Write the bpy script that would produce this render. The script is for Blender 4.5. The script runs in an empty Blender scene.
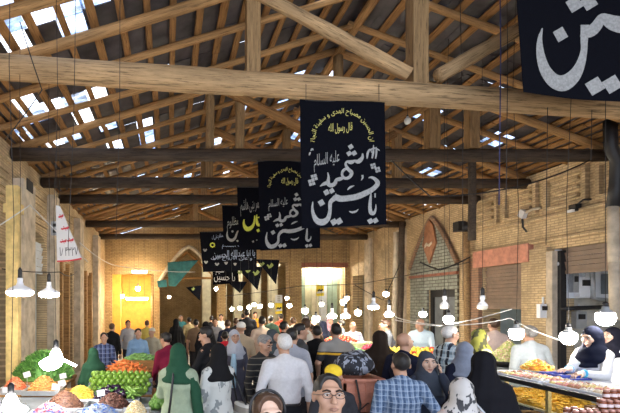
import bpy, math, random
import numpy as np
from mathutils import Vector, Matrix
random.seed(7); RNG = np.random.default_rng(7)
SC = bpy.context.scene; COL = SC.collection; PI = math.pi
# ---------------- camera, world, exposure ----------------
cam = bpy.data.cameras.new('camera'); camo = bpy.data.objects.new('camera', cam); COL.objects.link(camo)
camo.location = (0, 0, 2.1); camo.rotation_euler = (PI/2, 0, 0)
cam.sensor_width = 36; cam.lens = 450/620*36; cam.shift_x = 140/620; cam.shift_y = 96.5/620
cam.clip_start = .05; cam.clip_end = 300
SC.camera = camo
world = bpy.data.worlds.new('sky'); SC.world = world; world.use_nodes = True
wt = world.node_tree; wt.nodes.clear()
wo = wt.nodes.new('ShaderNodeOutputWorld'); wb = wt.nodes.new('ShaderNodeBackground')
tc = wt.nodes.new('ShaderNodeTexCoord'); wn = wt.nodes.new('ShaderNodeTexNoise'); wn.inputs['Scale'].default_value = 3.0
wr = wt.nodes.new('ShaderNodeValToRGB')
wr.color_ramp.elements[0].position = .35; wr.color_ramp.elements[0].color = (.55, .70, 1.0, 1)
wr.color_ramp.elements[1].position = .65; wr.color_ramp.elements[1].color = (.95, .97, 1.0, 1)
wt.links.new(tc.outputs['Generated'], wn.inputs['Vector']); wt.links.new(wn.outputs['Fac'], wr.inputs['Fac'])
wt.links.new(wr.outputs['Color'], wb.inputs['Color']); wb.inputs['Strength'].default_value = 2.6
wt.links.new(wb.outputs['Background'], wo.inputs['Surface'])
vs = SC.view_settings; vs.view_transform = 'Standard'; vs.look = 'None'; vs.exposure = 0.5; vs.gamma = 1.0
try: vs.use_curve_mapping = False
except Exception: pass
try: SC.cycles.use_denoising = True; SC.cycles.max_bounces = 6; SC.cycles.sample_clamp_indirect = 6
except Exception: pass
# ---------------- helpers ----------------
def P(px, py, Y):                       # a photo position at a depth, as a point in the hall
    return Vector(((px-170)/450*Y, Y, 2.1-(py-303)/450*Y))
class MB:
    def __init__(s): s.v = []; s.f = []; s.m = []; s.n = 0
    def add(s, vs, fs, mi=0):
        b = s.n; s.v.extend(tuple(map(float, v)) for v in vs); s.n += len(vs)
        for f in fs: s.f.append(tuple(i+b for i in f)); s.m.append(mi)
        return s
    def box(s, c, d, R=None, mi=0, taper=1.0):
        hx, hy, hz = d[0]/2, d[1]/2, d[2]/2
        vs = []
        for z, t in ((-hz, 1), (hz, taper)):
            for x, y in ((-hx, -hy), (hx, -hy), (hx, hy), (-hx, hy)):
                p = Vector((x*t, y*t, z)); vs.append((R @ p if R else p)+Vector(c))
        return s.add(vs, [(3,2,1,0),(4,5,6,7),(0,1,5,4),(1,2,6,5),(2,3,7,6),(3,0,4,7)], mi)
    def b2(s, a, b, mi=0):              # box from min corner to max corner
        return s.box([(a[i]+b[i])/2 for i in range(3)], [abs(b[i]-a[i]) for i in range(3)], None, mi)
    def tube(s, pts, r, n=8, mi=0, cap=True, wob=0):
        pts = [Vector(p) for p in pts]; k = len(pts); rs = r if isinstance(r, (list, tuple)) else [r]*k
        vs = []; up = None
        for i, p in enumerate(pts):
            t = (pts[min(i+1, k-1)]-pts[max(i-1, 0)]).normalized()
            if up is None: up = Vector((0, 0, 1)) if abs(t.z) < .9 else Vector((1, 0, 0))
            a = t.cross(up)
            if a.length < 1e-6: a = t.cross(Vector((0, 1, 0)))
            a.normalize(); bb = a.cross(t).normalized(); up = bb
            for j in range(n):
                q = 2*PI*j/n; rr = rs[i]*(1+wob*(random.random()-.5))
                vs.append(p+a*math.cos(q)*rr+bb*math.sin(q)*rr)
        fs = [(i*n+j, i*n+(j+1) % n, (i+1)*n+(j+1) % n, (i+1)*n+j) for i in range(k-1) for j in range(n)]
        if cap: fs += [tuple(range(n-1, -1, -1)), tuple(range((k-1)*n, k*n))]
        return s.add(vs, fs, mi)
    def ell(s, c, r, nu=10, nv=6, R=None, mi=0):
        if not isinstance(r, (list, tuple, Vector)): r = (r, r, r)
        vs = [Vector((0, 0, -r[2]))]
        for i in range(1, nv):
            a = -PI/2+PI*i/nv
            for j in range(nu):
                b = 2*PI*j/nu; vs.append(Vector((r[0]*math.cos(a)*math.cos(b), r[1]*math.cos(a)*math.sin(b), r[2]*math.sin(a))))
        vs.append(Vector((0, 0, r[2]))); T = len(vs)-1
        fs = [(0, 1+(j+1) % nu, 1+j) for j in range(nu)]
        for i in range(nv-2):
            for j in range(nu):
                a = 1+i*nu; fs.append((a+j, a+(j+1) % nu, a+nu+(j+1) % nu, a+nu+j))
        a = 1+(nv-2)*nu; fs += [(a+j, a+(j+1) % nu, T) for j in range(nu)]
        return s.add([(R @ v if R else v)+Vector(c) for v in vs], fs, mi)
    def lathe(s, prof, c=(0, 0, 0), n=16, mi=0, R=None, cap=True):
        vs = [Vector((r*math.cos(2*PI*j/n), r*math.sin(2*PI*j/n), z)) for r, z in prof for j in range(n)]
        k = len(prof)
        fs = [(i*n+j, i*n+(j+1) % n, (i+1)*n+(j+1) % n, (i+1)*n+j) for i in range(k-1) for j in range(n)]
        if cap: fs += [tuple(range(n-1, -1, -1)), tuple(range((k-1)*n, k*n))]
        return s.add([(R @ v if R else v)+Vector(c) for v in vs], fs, mi)
    def prism(s, poly, d, O, U, V, mi=0):   # polygon (u,v) in the plane O,U,V, thickness d along U x V
        O, U, V = Vector(O), Vector(U), Vector(V); N = U.cross(V).normalized()*d; k = len(poly)
        a = [O+U*u+V*v for u, v in poly]; vs = a+[p+N for p in a]
        fs = [tuple(range(k-1, -1, -1)), tuple(range(k, 2*k))]+[(i, (i+1) % k, k+(i+1) % k, k+i) for i in range(k)]
        return s.add(vs, fs, mi)
    def mesh(s, name, mats, smooth=False):
        me = bpy.data.meshes.new(name); me.from_pydata(s.v, [], s.f)
        for m in (mats if isinstance(mats, (list, tuple)) else [mats]): me.materials.append(m)
        if len(me.materials) > 1: me.polygons.foreach_set('material_index', s.m)
        if smooth: me.polygons.foreach_set('use_smooth', [True]*len(me.polygons))
        me.update(); return me
    def build(s, name, mats, parent=None, smooth=False):
        return link(name, s.mesh(name, mats, smooth), parent)
def link(name, data, parent=None):
    o = bpy.data.objects.new(name, data); COL.objects.link(o)
    if parent: o.parent = parent
    return o
def tag(o, label=None, cat=None, group=None, kind=None):
    if label: o['label'] = label
    if cat: o['category'] = cat
    if group: o['group'] = group
    if kind: o['kind'] = kind
    return o
def thing(name, label, cat, loc=(0, 0, 0), rz=0, group=None):
    o = bpy.data.objects.new(name, None); COL.objects.link(o); o.empty_display_size = .05
    o.location = loc; o.rotation_euler = (0, 0, rz); return tag(o, label, cat, group)
def S(name, mb, mats, smooth=False): return tag(mb.build(name, mats, None, smooth), kind='structure')
def dup(root, loc, rz=None, label=None, group=None, scale=None):
    r = root.copy(); COL.objects.link(r); r.location = loc
    if rz is not None: r.rotation_euler = (0, 0, rz) if not isinstance(rz, tuple) else rz
    if label: r['label'] = label
    if group: r['group'] = group
    if scale: r.scale = (scale,)*3
    for ch in list(root.children):
        c = ch.copy(); COL.objects.link(c); c.parent = r
        for g in ch.children:
            d = g.copy(); COL.objects.link(d); d.parent = c
    return r
# ---------------- materials ----------------
def N(t, k, **kw):
    n = t.nodes.new(k)
    for a, b in kw.items(): setattr(n, a, b)
    return n
def newmat(name):
    m = bpy.data.materials.new(name); m.use_nodes = True; t = m.node_tree
    return m, t, t.nodes['Principled BSDF']
def mix(t, fac, a, b, mode='MIX'):
    n = N(t, 'ShaderNodeMix', data_type='RGBA', blend_type=mode)
    for i, v in ((0, fac), (6, a), (7, b)):
        if isinstance(v, bpy.types.NodeSocket): t.links.new(v, n.inputs[i])
        else: n.inputs[i].default_value = v if i == 0 else (*v[:3], 1)
    return n.outputs[2]
def noise(t, scale, vec=None, detail=4, rough=.6):
    n = N(t, 'ShaderNodeTexNoise'); n.inputs['Scale'].default_value = scale
    n.inputs['Detail'].default_value = detail; n.inputs['Roughness'].default_value = rough
    if vec: t.links.new(vec, n.inputs['Vector'])
    return n.outputs['Fac']
def ramp(t, fac, *stops):
    n = N(t, 'ShaderNodeValToRGB'); e = n.color_ramp.elements
    while len(e) < len(stops): e.new(.5)
    for i, (p, c) in enumerate(stops): e[i].position = p; e[i].color = (*c[:3], 1) if not isinstance(c, (int, float)) else (c, c, c, 1)
    t.links.new(fac, n.inputs['Fac']); return n.outputs['Color']
def coords(t, scale=(1, 1, 1), kind='Object', rot=(0, 0, 0)):
    c = N(t, 'ShaderNodeTexCoord'); m = N(t, 'ShaderNodeMapping'); m.inputs['Scale'].default_value = scale
    m.inputs['Rotation'].default_value = rot
    t.links.new(c.outputs[kind], m.inputs['Vector']); return m.outputs['Vector']
def bump(t, b, h, strength=.4, dist=.01):
    n = N(t, 'ShaderNodeBump'); n.inputs['Strength'].default_value = strength; n.inputs['Distance'].default_value = dist
    t.links.new(h, n.inputs['Height']); t.links.new(n.outputs['Normal'], b.inputs['Normal'])
def sc(c, k): return tuple(min(1, x*k) for x in c)
def plain(name, c, rough=.8, var=.25, scale=8, metal=0, bmp=0):
    m, t, b = newmat(name); f = noise(t, scale, coords(t))
    t.links.new(ramp(t, f, (.3, sc(c, 1-var)), (.7, sc(c, 1+var))), b.inputs['Base Color'])
    b.inputs['Roughness'].default_value = rough; b.inputs['Metallic'].default_value = metal
    if rough > .88: b.inputs['Specular IOR Level'].default_value = .12
    if bmp: bump(t, b, f, bmp)
    return m
def wood(name, c, dark=.35, streak=14, rough=.75):
    m, t, b = newmat(name); v = coords(t, (.8, streak, streak)); f = noise(t, 2.2, v, 6, .65)
    f2 = noise(t, 1.3, coords(t, (.7, 2, 2)), 3)
    col = ramp(t, f, (.30, sc(c, dark)), (.44, sc(c, .8)), (.7, sc(c, 1.25)))
    col = mix(t, ramp(t, f2, (.4, 0.0), (.75, .55)), col, sc(c, .45))
    cr = noise(t, 3.1, coords(t, (1.1, streak*3, streak*3)), 5, .7); col = mix(t, ramp(t, cr, (.36, .85), (.45, 0.0)), col, sc(c, .12))
    t.links.new(col, b.inputs['Base Color']); b.inputs['Roughness'].default_value = rough; b.inputs['Specular IOR Level'].default_value = .25; bump(t, b, f, .6, .03)
    return m
def brick(name, axes, c1, c2, mortar, w=.22, h=.066, ms=.012, dirt=.5, vert=False):
    m, t, b = newmat(name); c = N(t, 'ShaderNodeTexCoord'); s = N(t, 'ShaderNodeSeparateXYZ'); k = N(t, 'ShaderNodeCombineXYZ')
    t.links.new(c.outputs['Object'], s.inputs[0])
    a0, a1 = axes if not vert else axes[::-1]
    t.links.new(s.outputs[a0], k.inputs[0]); t.links.new(s.outputs[a1], k.inputs[1])
    bt = N(t, 'ShaderNodeTexBrick'); t.links.new(k.outputs[0], bt.inputs['Vector'])
    for nm, v in (('Scale', 1), ('Brick Width', w), ('Row Height', h), ('Mortar Size', ms), ('Mortar Smooth', .3), ('Bias', 0)): bt.inputs[nm].default_value = v
    bt.inputs['Color1'].default_value = (*c1, 1); bt.inputs['Color2'].default_value = (*c2, 1); bt.inputs['Mortar'].default_value = (*mortar, 1)
    f = noise(t, 1.1, c.outputs['Object'], 6, .7); f3 = noise(t, 14, c.outputs['Object'], 3)
    col = mix(t, ramp(t, f, (.42, 0.0), (.66, dirt)), bt.outputs['Color'], sc(mortar, .6))
    col = mix(t, .35, col, ramp(t, f3, (.3, .45), (.7, 1.0)), 'MULTIPLY')
    t.links.new(col, b.inputs['Base Color']); b.inputs['Roughness'].default_value = .9
    inv = N(t, 'ShaderNodeMath', operation='SUBTRACT'); inv.inputs[0].default_value = 1; t.links.new(bt.outputs['Fac'], inv.inputs[1])
    bump(t, b, inv.outputs[0], .6, .012); return m
def glow(name, c, s):
    m, t, b = newmat(name); b.inputs['Base Color'].default_value = (*c, 1)
    b.inputs['Emission Color'].default_value = (*c, 1); b.inputs['Emission Strength'].default_value = s; return m
def stripes(t, vec, axis, freq, lo, hi, ph=0):   # 0/1 bands along one object axis
    s = N(t, 'ShaderNodeSeparateXYZ'); t.links.new(vec, s.inputs[0])
    a = N(t, 'ShaderNodeMath', operation='MULTIPLY_ADD'); t.links.new(s.outputs[axis], a.inputs[0]); a.inputs[1].default_value = freq; a.inputs[2].default_value = ph+50
    f = N(t, 'ShaderNodeMath', operation='FRACT'); t.links.new(a.outputs[0], f.inputs[0])
    return ramp(t, f.outputs[0], (lo, 0.0), (lo+.02, 1.0), (hi, 1.0), (min(1, hi+.02), 0.0))
def plaid(name, base, line, line2, fx=11, fz=11):
    m, t, b = newmat(name); v = coords(t)
    col = mix(t, stripes(t, v, 0, fx, .1, .45), base, line); col = mix(t, mix(t, .5, stripes(t, v, 2, fz, .1, .45), (0, 0, 0)), col, line)
    col = mix(t, stripes(t, v, 2, fz, .6, .68), col, line2); col = mix(t, stripes(t, v, 0, fx, .6, .68), col, line2)
    t.links.new(col, b.inputs['Base Color']); b.inputs['Roughness'].default_value = .9; return m
def banded(name, base, line, fz, lo=.2, hi=.5, axis=2):
    m, t, b = newmat(name); v = coords(t)
    t.links.new(mix(t, stripes(t, v, axis, fz, lo, hi), base, line), b.inputs['Base Color']); b.inputs['Roughness'].default_value = .9; return m
def zbands(name, stops):                 # one garment woven in blocks of colour, by height
    m, t, b = newmat(name); s = N(t, 'ShaderNodeSeparateXYZ'); t.links.new(coords(t), s.inputs[0])
    d = N(t, 'ShaderNodeMath', operation='MULTIPLY'); d.inputs[1].default_value = .5; t.links.new(s.outputs[2], d.inputs[0])
    n = N(t, 'ShaderNodeValToRGB'); n.color_ramp.interpolation = 'CONSTANT'; e = n.color_ramp.elements
    while len(e) < len(stops): e.new(.5)
    for i, (z, c) in enumerate(stops): e[i].position = z/2; e[i].color = (*c, 1)
    t.links.new(d.outputs[0], n.inputs[0]); t.links.new(n.outputs[0], b.inputs['Base Color']); b.inputs['Roughness'].default_value = .9; return m
def printed(name, base, spot, scale=14, thr=.62):
    m, t, b = newmat(name); f = noise(t, scale, coords(t, (1, 1, .6)), 2)
    t.links.new(mix(t, ramp(t, f, (thr-.03, 0.0), (thr, 1.0)), base, spot), b.inputs['Base Color']); b.inputs['Roughness'].default_value = .85; return m
_c = {}
def cloth(c):
    k = tuple(round(x, 3) for x in c)
    if k not in _c: _c[k] = plain('cloth', c, .92, .07, 40)
    return _c[k]
M = dict(
    beam_pale=wood('pale_timber', (.54, .355, .18), .2, 9), beam_dark=wood('dark_timber', (.085, .06, .042), .4, 9),
    pole=wood('pole_timber', (.52, .29, .115), .45, 12), plank=wood('plank_timber', (.44, .23, .085), .5, 10), post=wood('post_timber', (.40, .25, .115), .4, 10),
    sheet=plain('roof_sheet', (.055, .048, .056), .55, .6, 3), plastic=plain('yellowed_sheet', (.65, .45, .2), .5),
    brick_side=brick('tan_brick', (1, 2), (.80, .61, .36), (.66, .49, .28), (.46, .34, .2), .2, .055, .01, .75),
    brick_end=brick('ochre_brick', (0, 2), (.60, .42, .20), (.48, .32, .14), (.28, .18, .09)),
    brick_grey=brick('grey_stone_brick', (1, 2), (.40, .42, .36), (.30, .33, .28), (.12, .11, .09), .3, .1, .012, .35),
    brick_red=brick('reddish_brick', (1, 2), (.44, .25, .15), (.36, .20, .12), (.24, .17, .12)),
    plaster=plain('stained_plaster', (.55, .47, .36), .9, .3, 4, 0, .3), cream=plain('cream_plaster', (.62, .58, .42), .85, .2, 3),
    greywall=plain('grey_panel', (.50, .48, .42), .8, .3, 3), white=plain('white_paint', (.84, .86, .90), .6, .05, 3), pinklintel=plain('rust_pink_metal', (.50, .22, .15), .7, .3, 6),
    shutter=plain('brown_shutter', (.20, .14, .10), .6, .2, 5), lightshut=plain('pale_shutter', (.66, .70, .74), .5, .1, 5), dark=plain('painted_hole_shade', (.02, .02, .022), .8),
    door=plain('bluegrey_door', (.15, .17, .19), .5, .2, 4), doorblue=plain('pale_blue_door', (.42, .50, .54), .6, .15, 3), greendoor=plain('green_panel', (.30, .40, .33), .6, .2, 3),
    floor=plain('grey_paving', (.33, .31, .29), .7, .25, 2), pipe=plain('grey_pipe', (.42, .44, .46), .45, .15, 8, .3), black=plain('black_plastic', (.012, .012, .014), .5),
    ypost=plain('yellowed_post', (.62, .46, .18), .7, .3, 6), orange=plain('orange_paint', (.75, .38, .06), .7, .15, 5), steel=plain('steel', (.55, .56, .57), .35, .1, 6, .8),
    wire=plain('black_cable', (.02, .018, .017), .6), wwire=plain('white_cable', (.6, .6, .57), .6), bluecord=plain('blue_cord', (.03, .035, .11), .8),
    skylight=None,
    banner=plain('black_banner_cloth', (.0025, .003, .006), .95, .3, 60), silver=plain('silver_paint', (.30, .30, .29), .7, .25, 40), gold=plain('gold_paint', (.62, .56, .16), .7, .2, 40),
    yellow=plain('yellow_paint', (.66, .68, .08), .7, .15, 40), teal=plain('teal_cloth', (.05, .17, .17), .9, .3, 6), bluepaint=plain('pale_blue_paint', (.30, .36, .50), .8, .2, 40), red=plain('red_paint', (.55, .04, .05), .7, .15, 10),
    paper=plain('white_paper', (.66, .66, .67), .8, .04, 5), signy=plain('yellow_sign', (.85, .66, .03), .6, .05, 5), medallion=plain('rust_tile', (.32, .14, .07), .6, .3, 8), rustline=plain('rusty_iron', (.28, .10, .06), .7, .3, 9),
)

def skylight():
    m, t, b = newmat('clear_sheet'); o = t.nodes['Material Output']; tr = N(t, 'ShaderNodeBsdfTransparent'); mx = N(t, 'ShaderNodeMixShader')
    v = coords(t, (1, 2.2, 1)); f = noise(t, 2.6, v, 5, .7); t.links.new(ramp(t, f, (.3, (.35, .43, .58)), (.5, (.75, .83, .95)), (.62, (1, 1, 1))), tr.inputs['Color'])
    b.inputs['Base Color'].default_value = (.25, .28, .33, 1); b.inputs['Roughness'].default_value = .4
    t.links.new(ramp(t, noise(t, 1.7, v, 4), (.45, .04), (.66, .6)), mx.inputs[0]); t.links.new(tr.outputs[0], mx.inputs[1]); t.links.new(b.outputs[0], mx.inputs[2]); t.links.new(mx.outputs[0], o.inputs['Surface']); return m
M['skylight'] = skylight(); M['olive'] = plain('olive_paint', (.20, .24, .07), .8, .1)
# ---------------- structure: floor, walls, roof ----------------
XL, XR, XC, YE = -2.95, 8.2, 3.1, 20.5
def zroof(x): return 5.02+.305*(x-XL) if x < XC else 6.865-.362*(x-XC)
S('floor', MB().b2((-6, -6, -.2), (12, 40, 0)), M['floor'])
def strip_wall(axis, at, thick, cs, top, opening):
    """wall along one axis; opening(c) = (bottom, height) of the hole there"""
    mb = MB()
    def pt(c, z, t): return (at+t, c, z) if axis == 1 else (c, at+t, z)
    for a, b in zip(cs[:-1], cs[1:]):
        m = (a+b)/2; o = opening(m); spans = []
        oa, ob = (opening(a+1e-4), opening(b-1e-4)) if o else (None, None)
        if o is None: spans = [((0, 0), (top(a), top(b)))]
        else:
            spans = [((oa[1], ob[1]), (top(a), top(b)))]
            if o[0] > 0: spans.append(((0, 0), (oa[0], ob[0])))
        for (z0, z1), (z2, z3) in spans:
            vs = [pt(a, z0, 0), pt(b, z1, 0), pt(b, z3, 0), pt(a, z2, 0), pt(a, z0, thick), pt(b, z1, thick), pt(b, z3, thick), pt(a, z2, thick)]
            mb.add(vs, [(0, 1, 2, 3), (7, 6, 5, 4), (0, 4, 5, 1), (3, 2, 6, 7), (0, 3, 7, 4), (1, 5, 6, 2)])
    return mb
def opener(lst):
    def f(c):
        for a, b, z0, z1 in lst:
            if a < c < b: return (z0, z1(c) if callable(z1) else z1)
        return None
    return f
def cuts(a, b, lst, extra=()):
    s = {a, b}; [s.update(l[:2]) for l in lst]; s.update(extra); return sorted(s)
RO = [(5.9, 9.63, 0, 3.25), (10.42, 11.78, 0, 3.03), (12.85, 14.25, 0, 2.5), (16.15, 17.2, 0, 3.05), (18.95, 20.2, 0, 3.3)]
S('wall_right', strip_wall(1, XR, .45, cuts(-1, YE, RO), lambda c: 5.0, opener(RO)), M['brick_side'])
def larch(a, b, z): return lambda c: z+.32*math.sqrt(max(0, 1-((c-(a+b)/2)/((b-a)/2))**2))
LO = [(9.25, 10.75, 0, larch(9.25, 10.75, 3.35)), (7.2, 8.1, 0, 3.0), (11.6, 13.6, 0, 3.0), (15, 17, 0, 3.1)]
S('wall_left', strip_wall(1, XL, -.45, cuts(-1, YE, LO, [9.25+.15*i for i in range(11)]), lambda c: 5.0, opener(LO)), M['brick_side'])
def parch(c):
    t = abs(c-.85)/1.32; return 3.1+1.55*(1-t**1.5)
EO = [(-2.6, -.75, 0, 3.42), (-.47, 2.17, 0, parch), (2.55, 5.40, 0, 3.95), (6.0, 7.98, 0, 3.72)]
S('wall_back', strip_wall(0, YE, .5, cuts(XL-.4, XR+.4, EO, [XC]+[-.47+.12*i for i in range(1, 22)]), zroof, opener(EO)), M['brick_end'])
# rooms behind the openings
def recess(name, x0, x1, y0, y1, h, mat, skip):
    mb = MB(); t = .1
    if skip != 'x0': mb.b2((x0-t, y0, 0), (x0, y1, h))
    if skip != 'x1': mb.b2((x1, y0, 0), (x1+t, y1, h))
    if skip != 'y0': mb.b2((x0, y0-t, 0), (x1, y0, h))
    mb.b2((x0, y1, 0), (x1, y1+t, h)); mb.b2((x0, y0, h), (x1, y1, h+t))
    return S(name, mb, mat)
recess('wall_shop_alcove', XR+.45, 9.6, 5.9, 9.75, 3.4, M['greywall'], 'x0')
recess('wall_shop_alcove', XR+.45, 9.6, 10.35, 11.85, 3.2, M['doorblue'], 'x0')
recess('wall_shop_alcove', XR+.45, 9.4, 16.0, 17.3, 3.2, M['white'], 'x0')
recess('wall_shop_alcove', XR+.45, 9.4, 18.9, 20.3, 3.4, M['greywall'], 'x0')
for a, b in ((7.2, 8.1), (11.6, 13.6), (15, 17)): 
    mb = MB(); mb.b2((XL-1.4, a-.2, 0), (XL-1.3, b+.2, 3.6)); mb.b2((XL-1.3, a-.2, 0), (XL-.45, a-.1, 3.6)); mb.b2((XL-1.3, b+.1, 0), (XL-.45, b+.2, 3.6)); mb.b2((XL-1.3, a-.1, 3.5), (XL-.45, b+.1, 3.6))
    S('wall_shop_alcove', mb, M['greywall'])
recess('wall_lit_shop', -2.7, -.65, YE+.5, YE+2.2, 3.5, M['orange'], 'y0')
recess('wall_far_passage', -.8, 8.6, YE+.5, 31, 6.2, M['brick_end'], 'y0')
recess('wall_far_shop', 6.0, 8.1, YE+.5, YE+1.6, 3.8, M['cream'], 'y0')
# far shopfront seen through the wide opening: pale piers with dark bays
mb = MB()
for x in (2.2, 3.15, 4.1, 5.2, 6.2): mb.b2((x-.26, 27, 0), (x+.26, 27.5, 4.3))
mb.b2((1.9, 27, 4.3), (6.6, 27.5, 6.1)); S('wall_far_shopfront', mb, M['cream'])
S('trim_arch', MB().tube([(-.47+.11*i, YE-.03, parch(-.47+.11*i+(.002 if i == 0 else -.002 if i == 24 else 0))) for i in range(25)], .09, 6), M['plaster'])
# timber gable seen through the pointed arch
mb = MB()
for d in (-1, 1): mb.tube([(.9, 23.5, 4.75), (.9+1.6*d, 23.5, 3.35)], .07, 6)
mb.tube([(-.75, 23.5, 3.4), (2.5, 23.5, 3.4)], .07, 6); S('beam', mb, M['pole'])
S('trim_lintel', MB().b2((5.9, YE-.06, 3.72), (8.1, YE+.02, 3.93)), M['rustline'])
for a, b, mt in ((6.02, 6.42, 'greendoor'), (6.75, 7.05, 'cream'), (7.1, 7.45, 'lightshut'), (7.5, 7.95, 'greendoor')):
    S('door_panel', MB().b2((a, YE+.9, 0), (b, YE+.96, 3.4)), M[mt])
for x0, x1 in ((5.47, 5.95), (-3.0, -2.62)): S('trim_pilaster', MB().b2((x0, YE-.14, 0), (x1, YE, 4.9)), M['brick_end'])
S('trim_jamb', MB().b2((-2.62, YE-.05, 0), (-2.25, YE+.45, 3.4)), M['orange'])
# right wall: piers, plaster, lintels, niche
for y0, y1, mt in ((9.68, 10.38, 'brick_side'), (11.82, 12.3, 'brick_red'), (15.6, 16.1, 'plaster'), (18.2, 18.75, 'plaster')):
    S('trim_pilaster', MB().b2((XR-.1, y0, 0), (XR, y1, 3.3 if mt.startswith('br') else 4.7)), M[mt])
S('trim_jamb', MB().b2((XR-.13, 9.5, 0), (XR-.02, 9.66, 3.2)), M['plaster'])
S('trim_jamb', MB().b2((XR-.02, 9.42, 0), (XR+.1, 9.5, 3.2)), M['black'])
S('trim_lintel', MB().b2((XR-.13, 10.15, 3.03), (XR, 12.0, 3.45)), M['pinklintel'])
for z in (3.42, 3.92): S('trim_stringcourse', MB().b2((XR-.1, 5, z), (XR, 12.3, z+.06)), M['brick_side'])
for y0 in [5.2+1.2*i for i in range(6)]:          # blind brick panels above the shops
    mb = MB(); y1 = y0+1.0; a, b = 4.08, 4.72
    mb.b2((XR-.08, y0, a), (XR, y1, a+.07)); mb.b2((XR-.08, y0, b), (XR, y1, b+.07)); mb.b2((XR-.08, y0, a+.07), (XR, y0+.08, b)); mb.b2((XR-.08, y1-.08, a+.07), (XR, y1, b))
    for k in range(3): mb.b2((XR-.06, y0+.2, a+.16+.17*k), (XR, y1-.2, a+.22+.17*k))
    S('trim_panel', mb, M['brick_side'])
poly = [(0, 0), (2.35, 0), (2.35, 2.9), (1.95, 3.85), (1.18, 4.75), (.4, 3.85), (0, 2.9)]
def hole(y): return None
mb = MB()
ys = [12.75+2.5*i/20 for i in range(21)]
def ntop(y): t = abs(y-14.0)/1.25; return 4.72-1.5*t**1.3
mb = strip_wall(1, XR-.06, .055, sorted(set(ys+[12.86, 14.24])), ntop, opener([(12.86, 14.24, 0, 2.5)])); S('wall_niche', mb, M['brick_grey'])
S('trim_arch', MB().tube([(XR-.07, y, ntop(y)+.03) for y in ys], .07, 6), M['brick_red'])
S('trim_lintel', MB().b2((XR-.14, 12.7, 2.92), (XR-.05, 15.2, 3.0)), M['rustline'])
S('door_1', MB().b2((XR+.1, 12.86, 0), (XR+.16, 14.24, 2.5)), M['door'])
mb = MB(); mb.b2((XR+.04, 12.86, 2.28), (XR+.1, 14.24, 2.5)); mb.b2((XR+.04, 12.86, 0), (XR+.1, 12.98, 2.3)); mb.b2((XR+.04, 14.1, 0), (XR+.1, 14.24, 2.3)); mb.b2((XR+.04, 13.5, 0), (XR+.1, 13.58, 2.3)); S('trim_doorframe', mb, M['black'])
md = tag(MB().prism([(-.36, 0), (0, -.62), (.36, 0), (.2, .55), (0, .75), (-.2, .55)], .05, (XR-.07, 14.05, 3.95), (0, -1, 0), (0, 0, 1)).build('wall_medallion', M['medallion']), 'rust brown diamond medallion set in the grey stone arched niche', 'medallion')
MB().prism([(-.2, -.12), (-.1, -.05), (.05, -.1), (.2, -.02), (.18, .05), (.02, -.02), (-.1, .05), (-.2, -.02)], .012, (XR-.13, 14.05, 3.95), (0, -1, 0), (0, 0, 1)).build('inscription', M['plaster'], md)
def shutter(name, X, y0, y1, z0, z1, mt, label, face=-1):
    mb = MB(); n = int((z1-z0)/.09)
    for k in range(n):
        z = z0+(z1-z0)*k/n; mb.box((X+.02*(k % 2)*face, (y0+y1)/2, z+(z1-z0)/n/2), (.03, y1-y0, (z1-z0)/n*.96), Matrix.Rotation(.25*face, 3, 'Y'))
    o = thing(name, label, 'shutter', (0, 0, 0)); mb.build('curtain', M[mt], o)
    MB().b2((X-.03, y0, z0-.07), (X+.03, y1, z0)).build('bottom_rail', M[mt], o); return o
shutter('roller_shutter', XR+.1, 5.9, 9.5, 2.78, 3.25, 'shutter', 'half raised brown roller shutter above the white meter wall')
shutter('roller_shutter', XR+.1, 10.42, 11.78, 2.02, 3.03, 'shutter', 'lowered brown roller shutter beneath the rusty pink lintel')
shutter('roller_shutter', XL-.12, 9.27, 10.73, 2.85, 3.5, 'lightshut', 'pale rolled shutter in the arched shopfront behind hanging disc lamps', 1)
S('door_2', MB().b2((XL-.3, 9.25, 0), (XL-.24, 10.75, 3.6)), M['doorblue'])
S('trim_doorframe', MB().b2((XL-.24, 9.95, 0), (XL-.2, 10.03, 2.85)), M['plaster'])
# left wall pilasters, brick panels
for y0, y1, d, z in ((8.45, 9.2, .2, 4.45), (10.8, 11.3, .18, 4.7), (13.8, 14.4, .2, 4.7), (17.2, 17.8, .2, 4.7)):
    S('trim_pilaster', MB().b2((XL, y0, 0), (XL+d, y1, z)), M['plaster'])
S('trim_hole_shade', MB().b2((XL+.2, 8.62, 4.28), (XL+.215, 9.0, 4.5)), M['dark'])  # thin dark plate painted as the shade inside a hole
for y0, y1 in ((7.0, 8.3), (9.35, 10.7), (11.5, 13.6)):
    mb = MB()
    for z in (3.85, 4.65): mb.b2((XL, y0, z), (XL+.05, y1, z+.08))
    for k in range(4): mb.b2((XL, y0+.12, 4.0+.15*k), (XL+.035, y1-.12, 4.06+.15*k))
    S('trim_panel', mb, M['brick_side'])
for y in (11.9, 12.7, 15.4, 16.4): S('trim_post', MB().b2((XL-.05, y, 0), (XL+.1, y+.14, 3.2)), M['pole'])
tag(MB().b2((-2.72, 7.45, 0), (-2.52, 7.62, 4.05)).b2((-2.76, 7.44, 3.6), (-2.48, 7.64, 3.75)).build('wooden_post', M['ypost']), 'yellowed square post standing beside the disc lamps by the wall', 'post')
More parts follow.
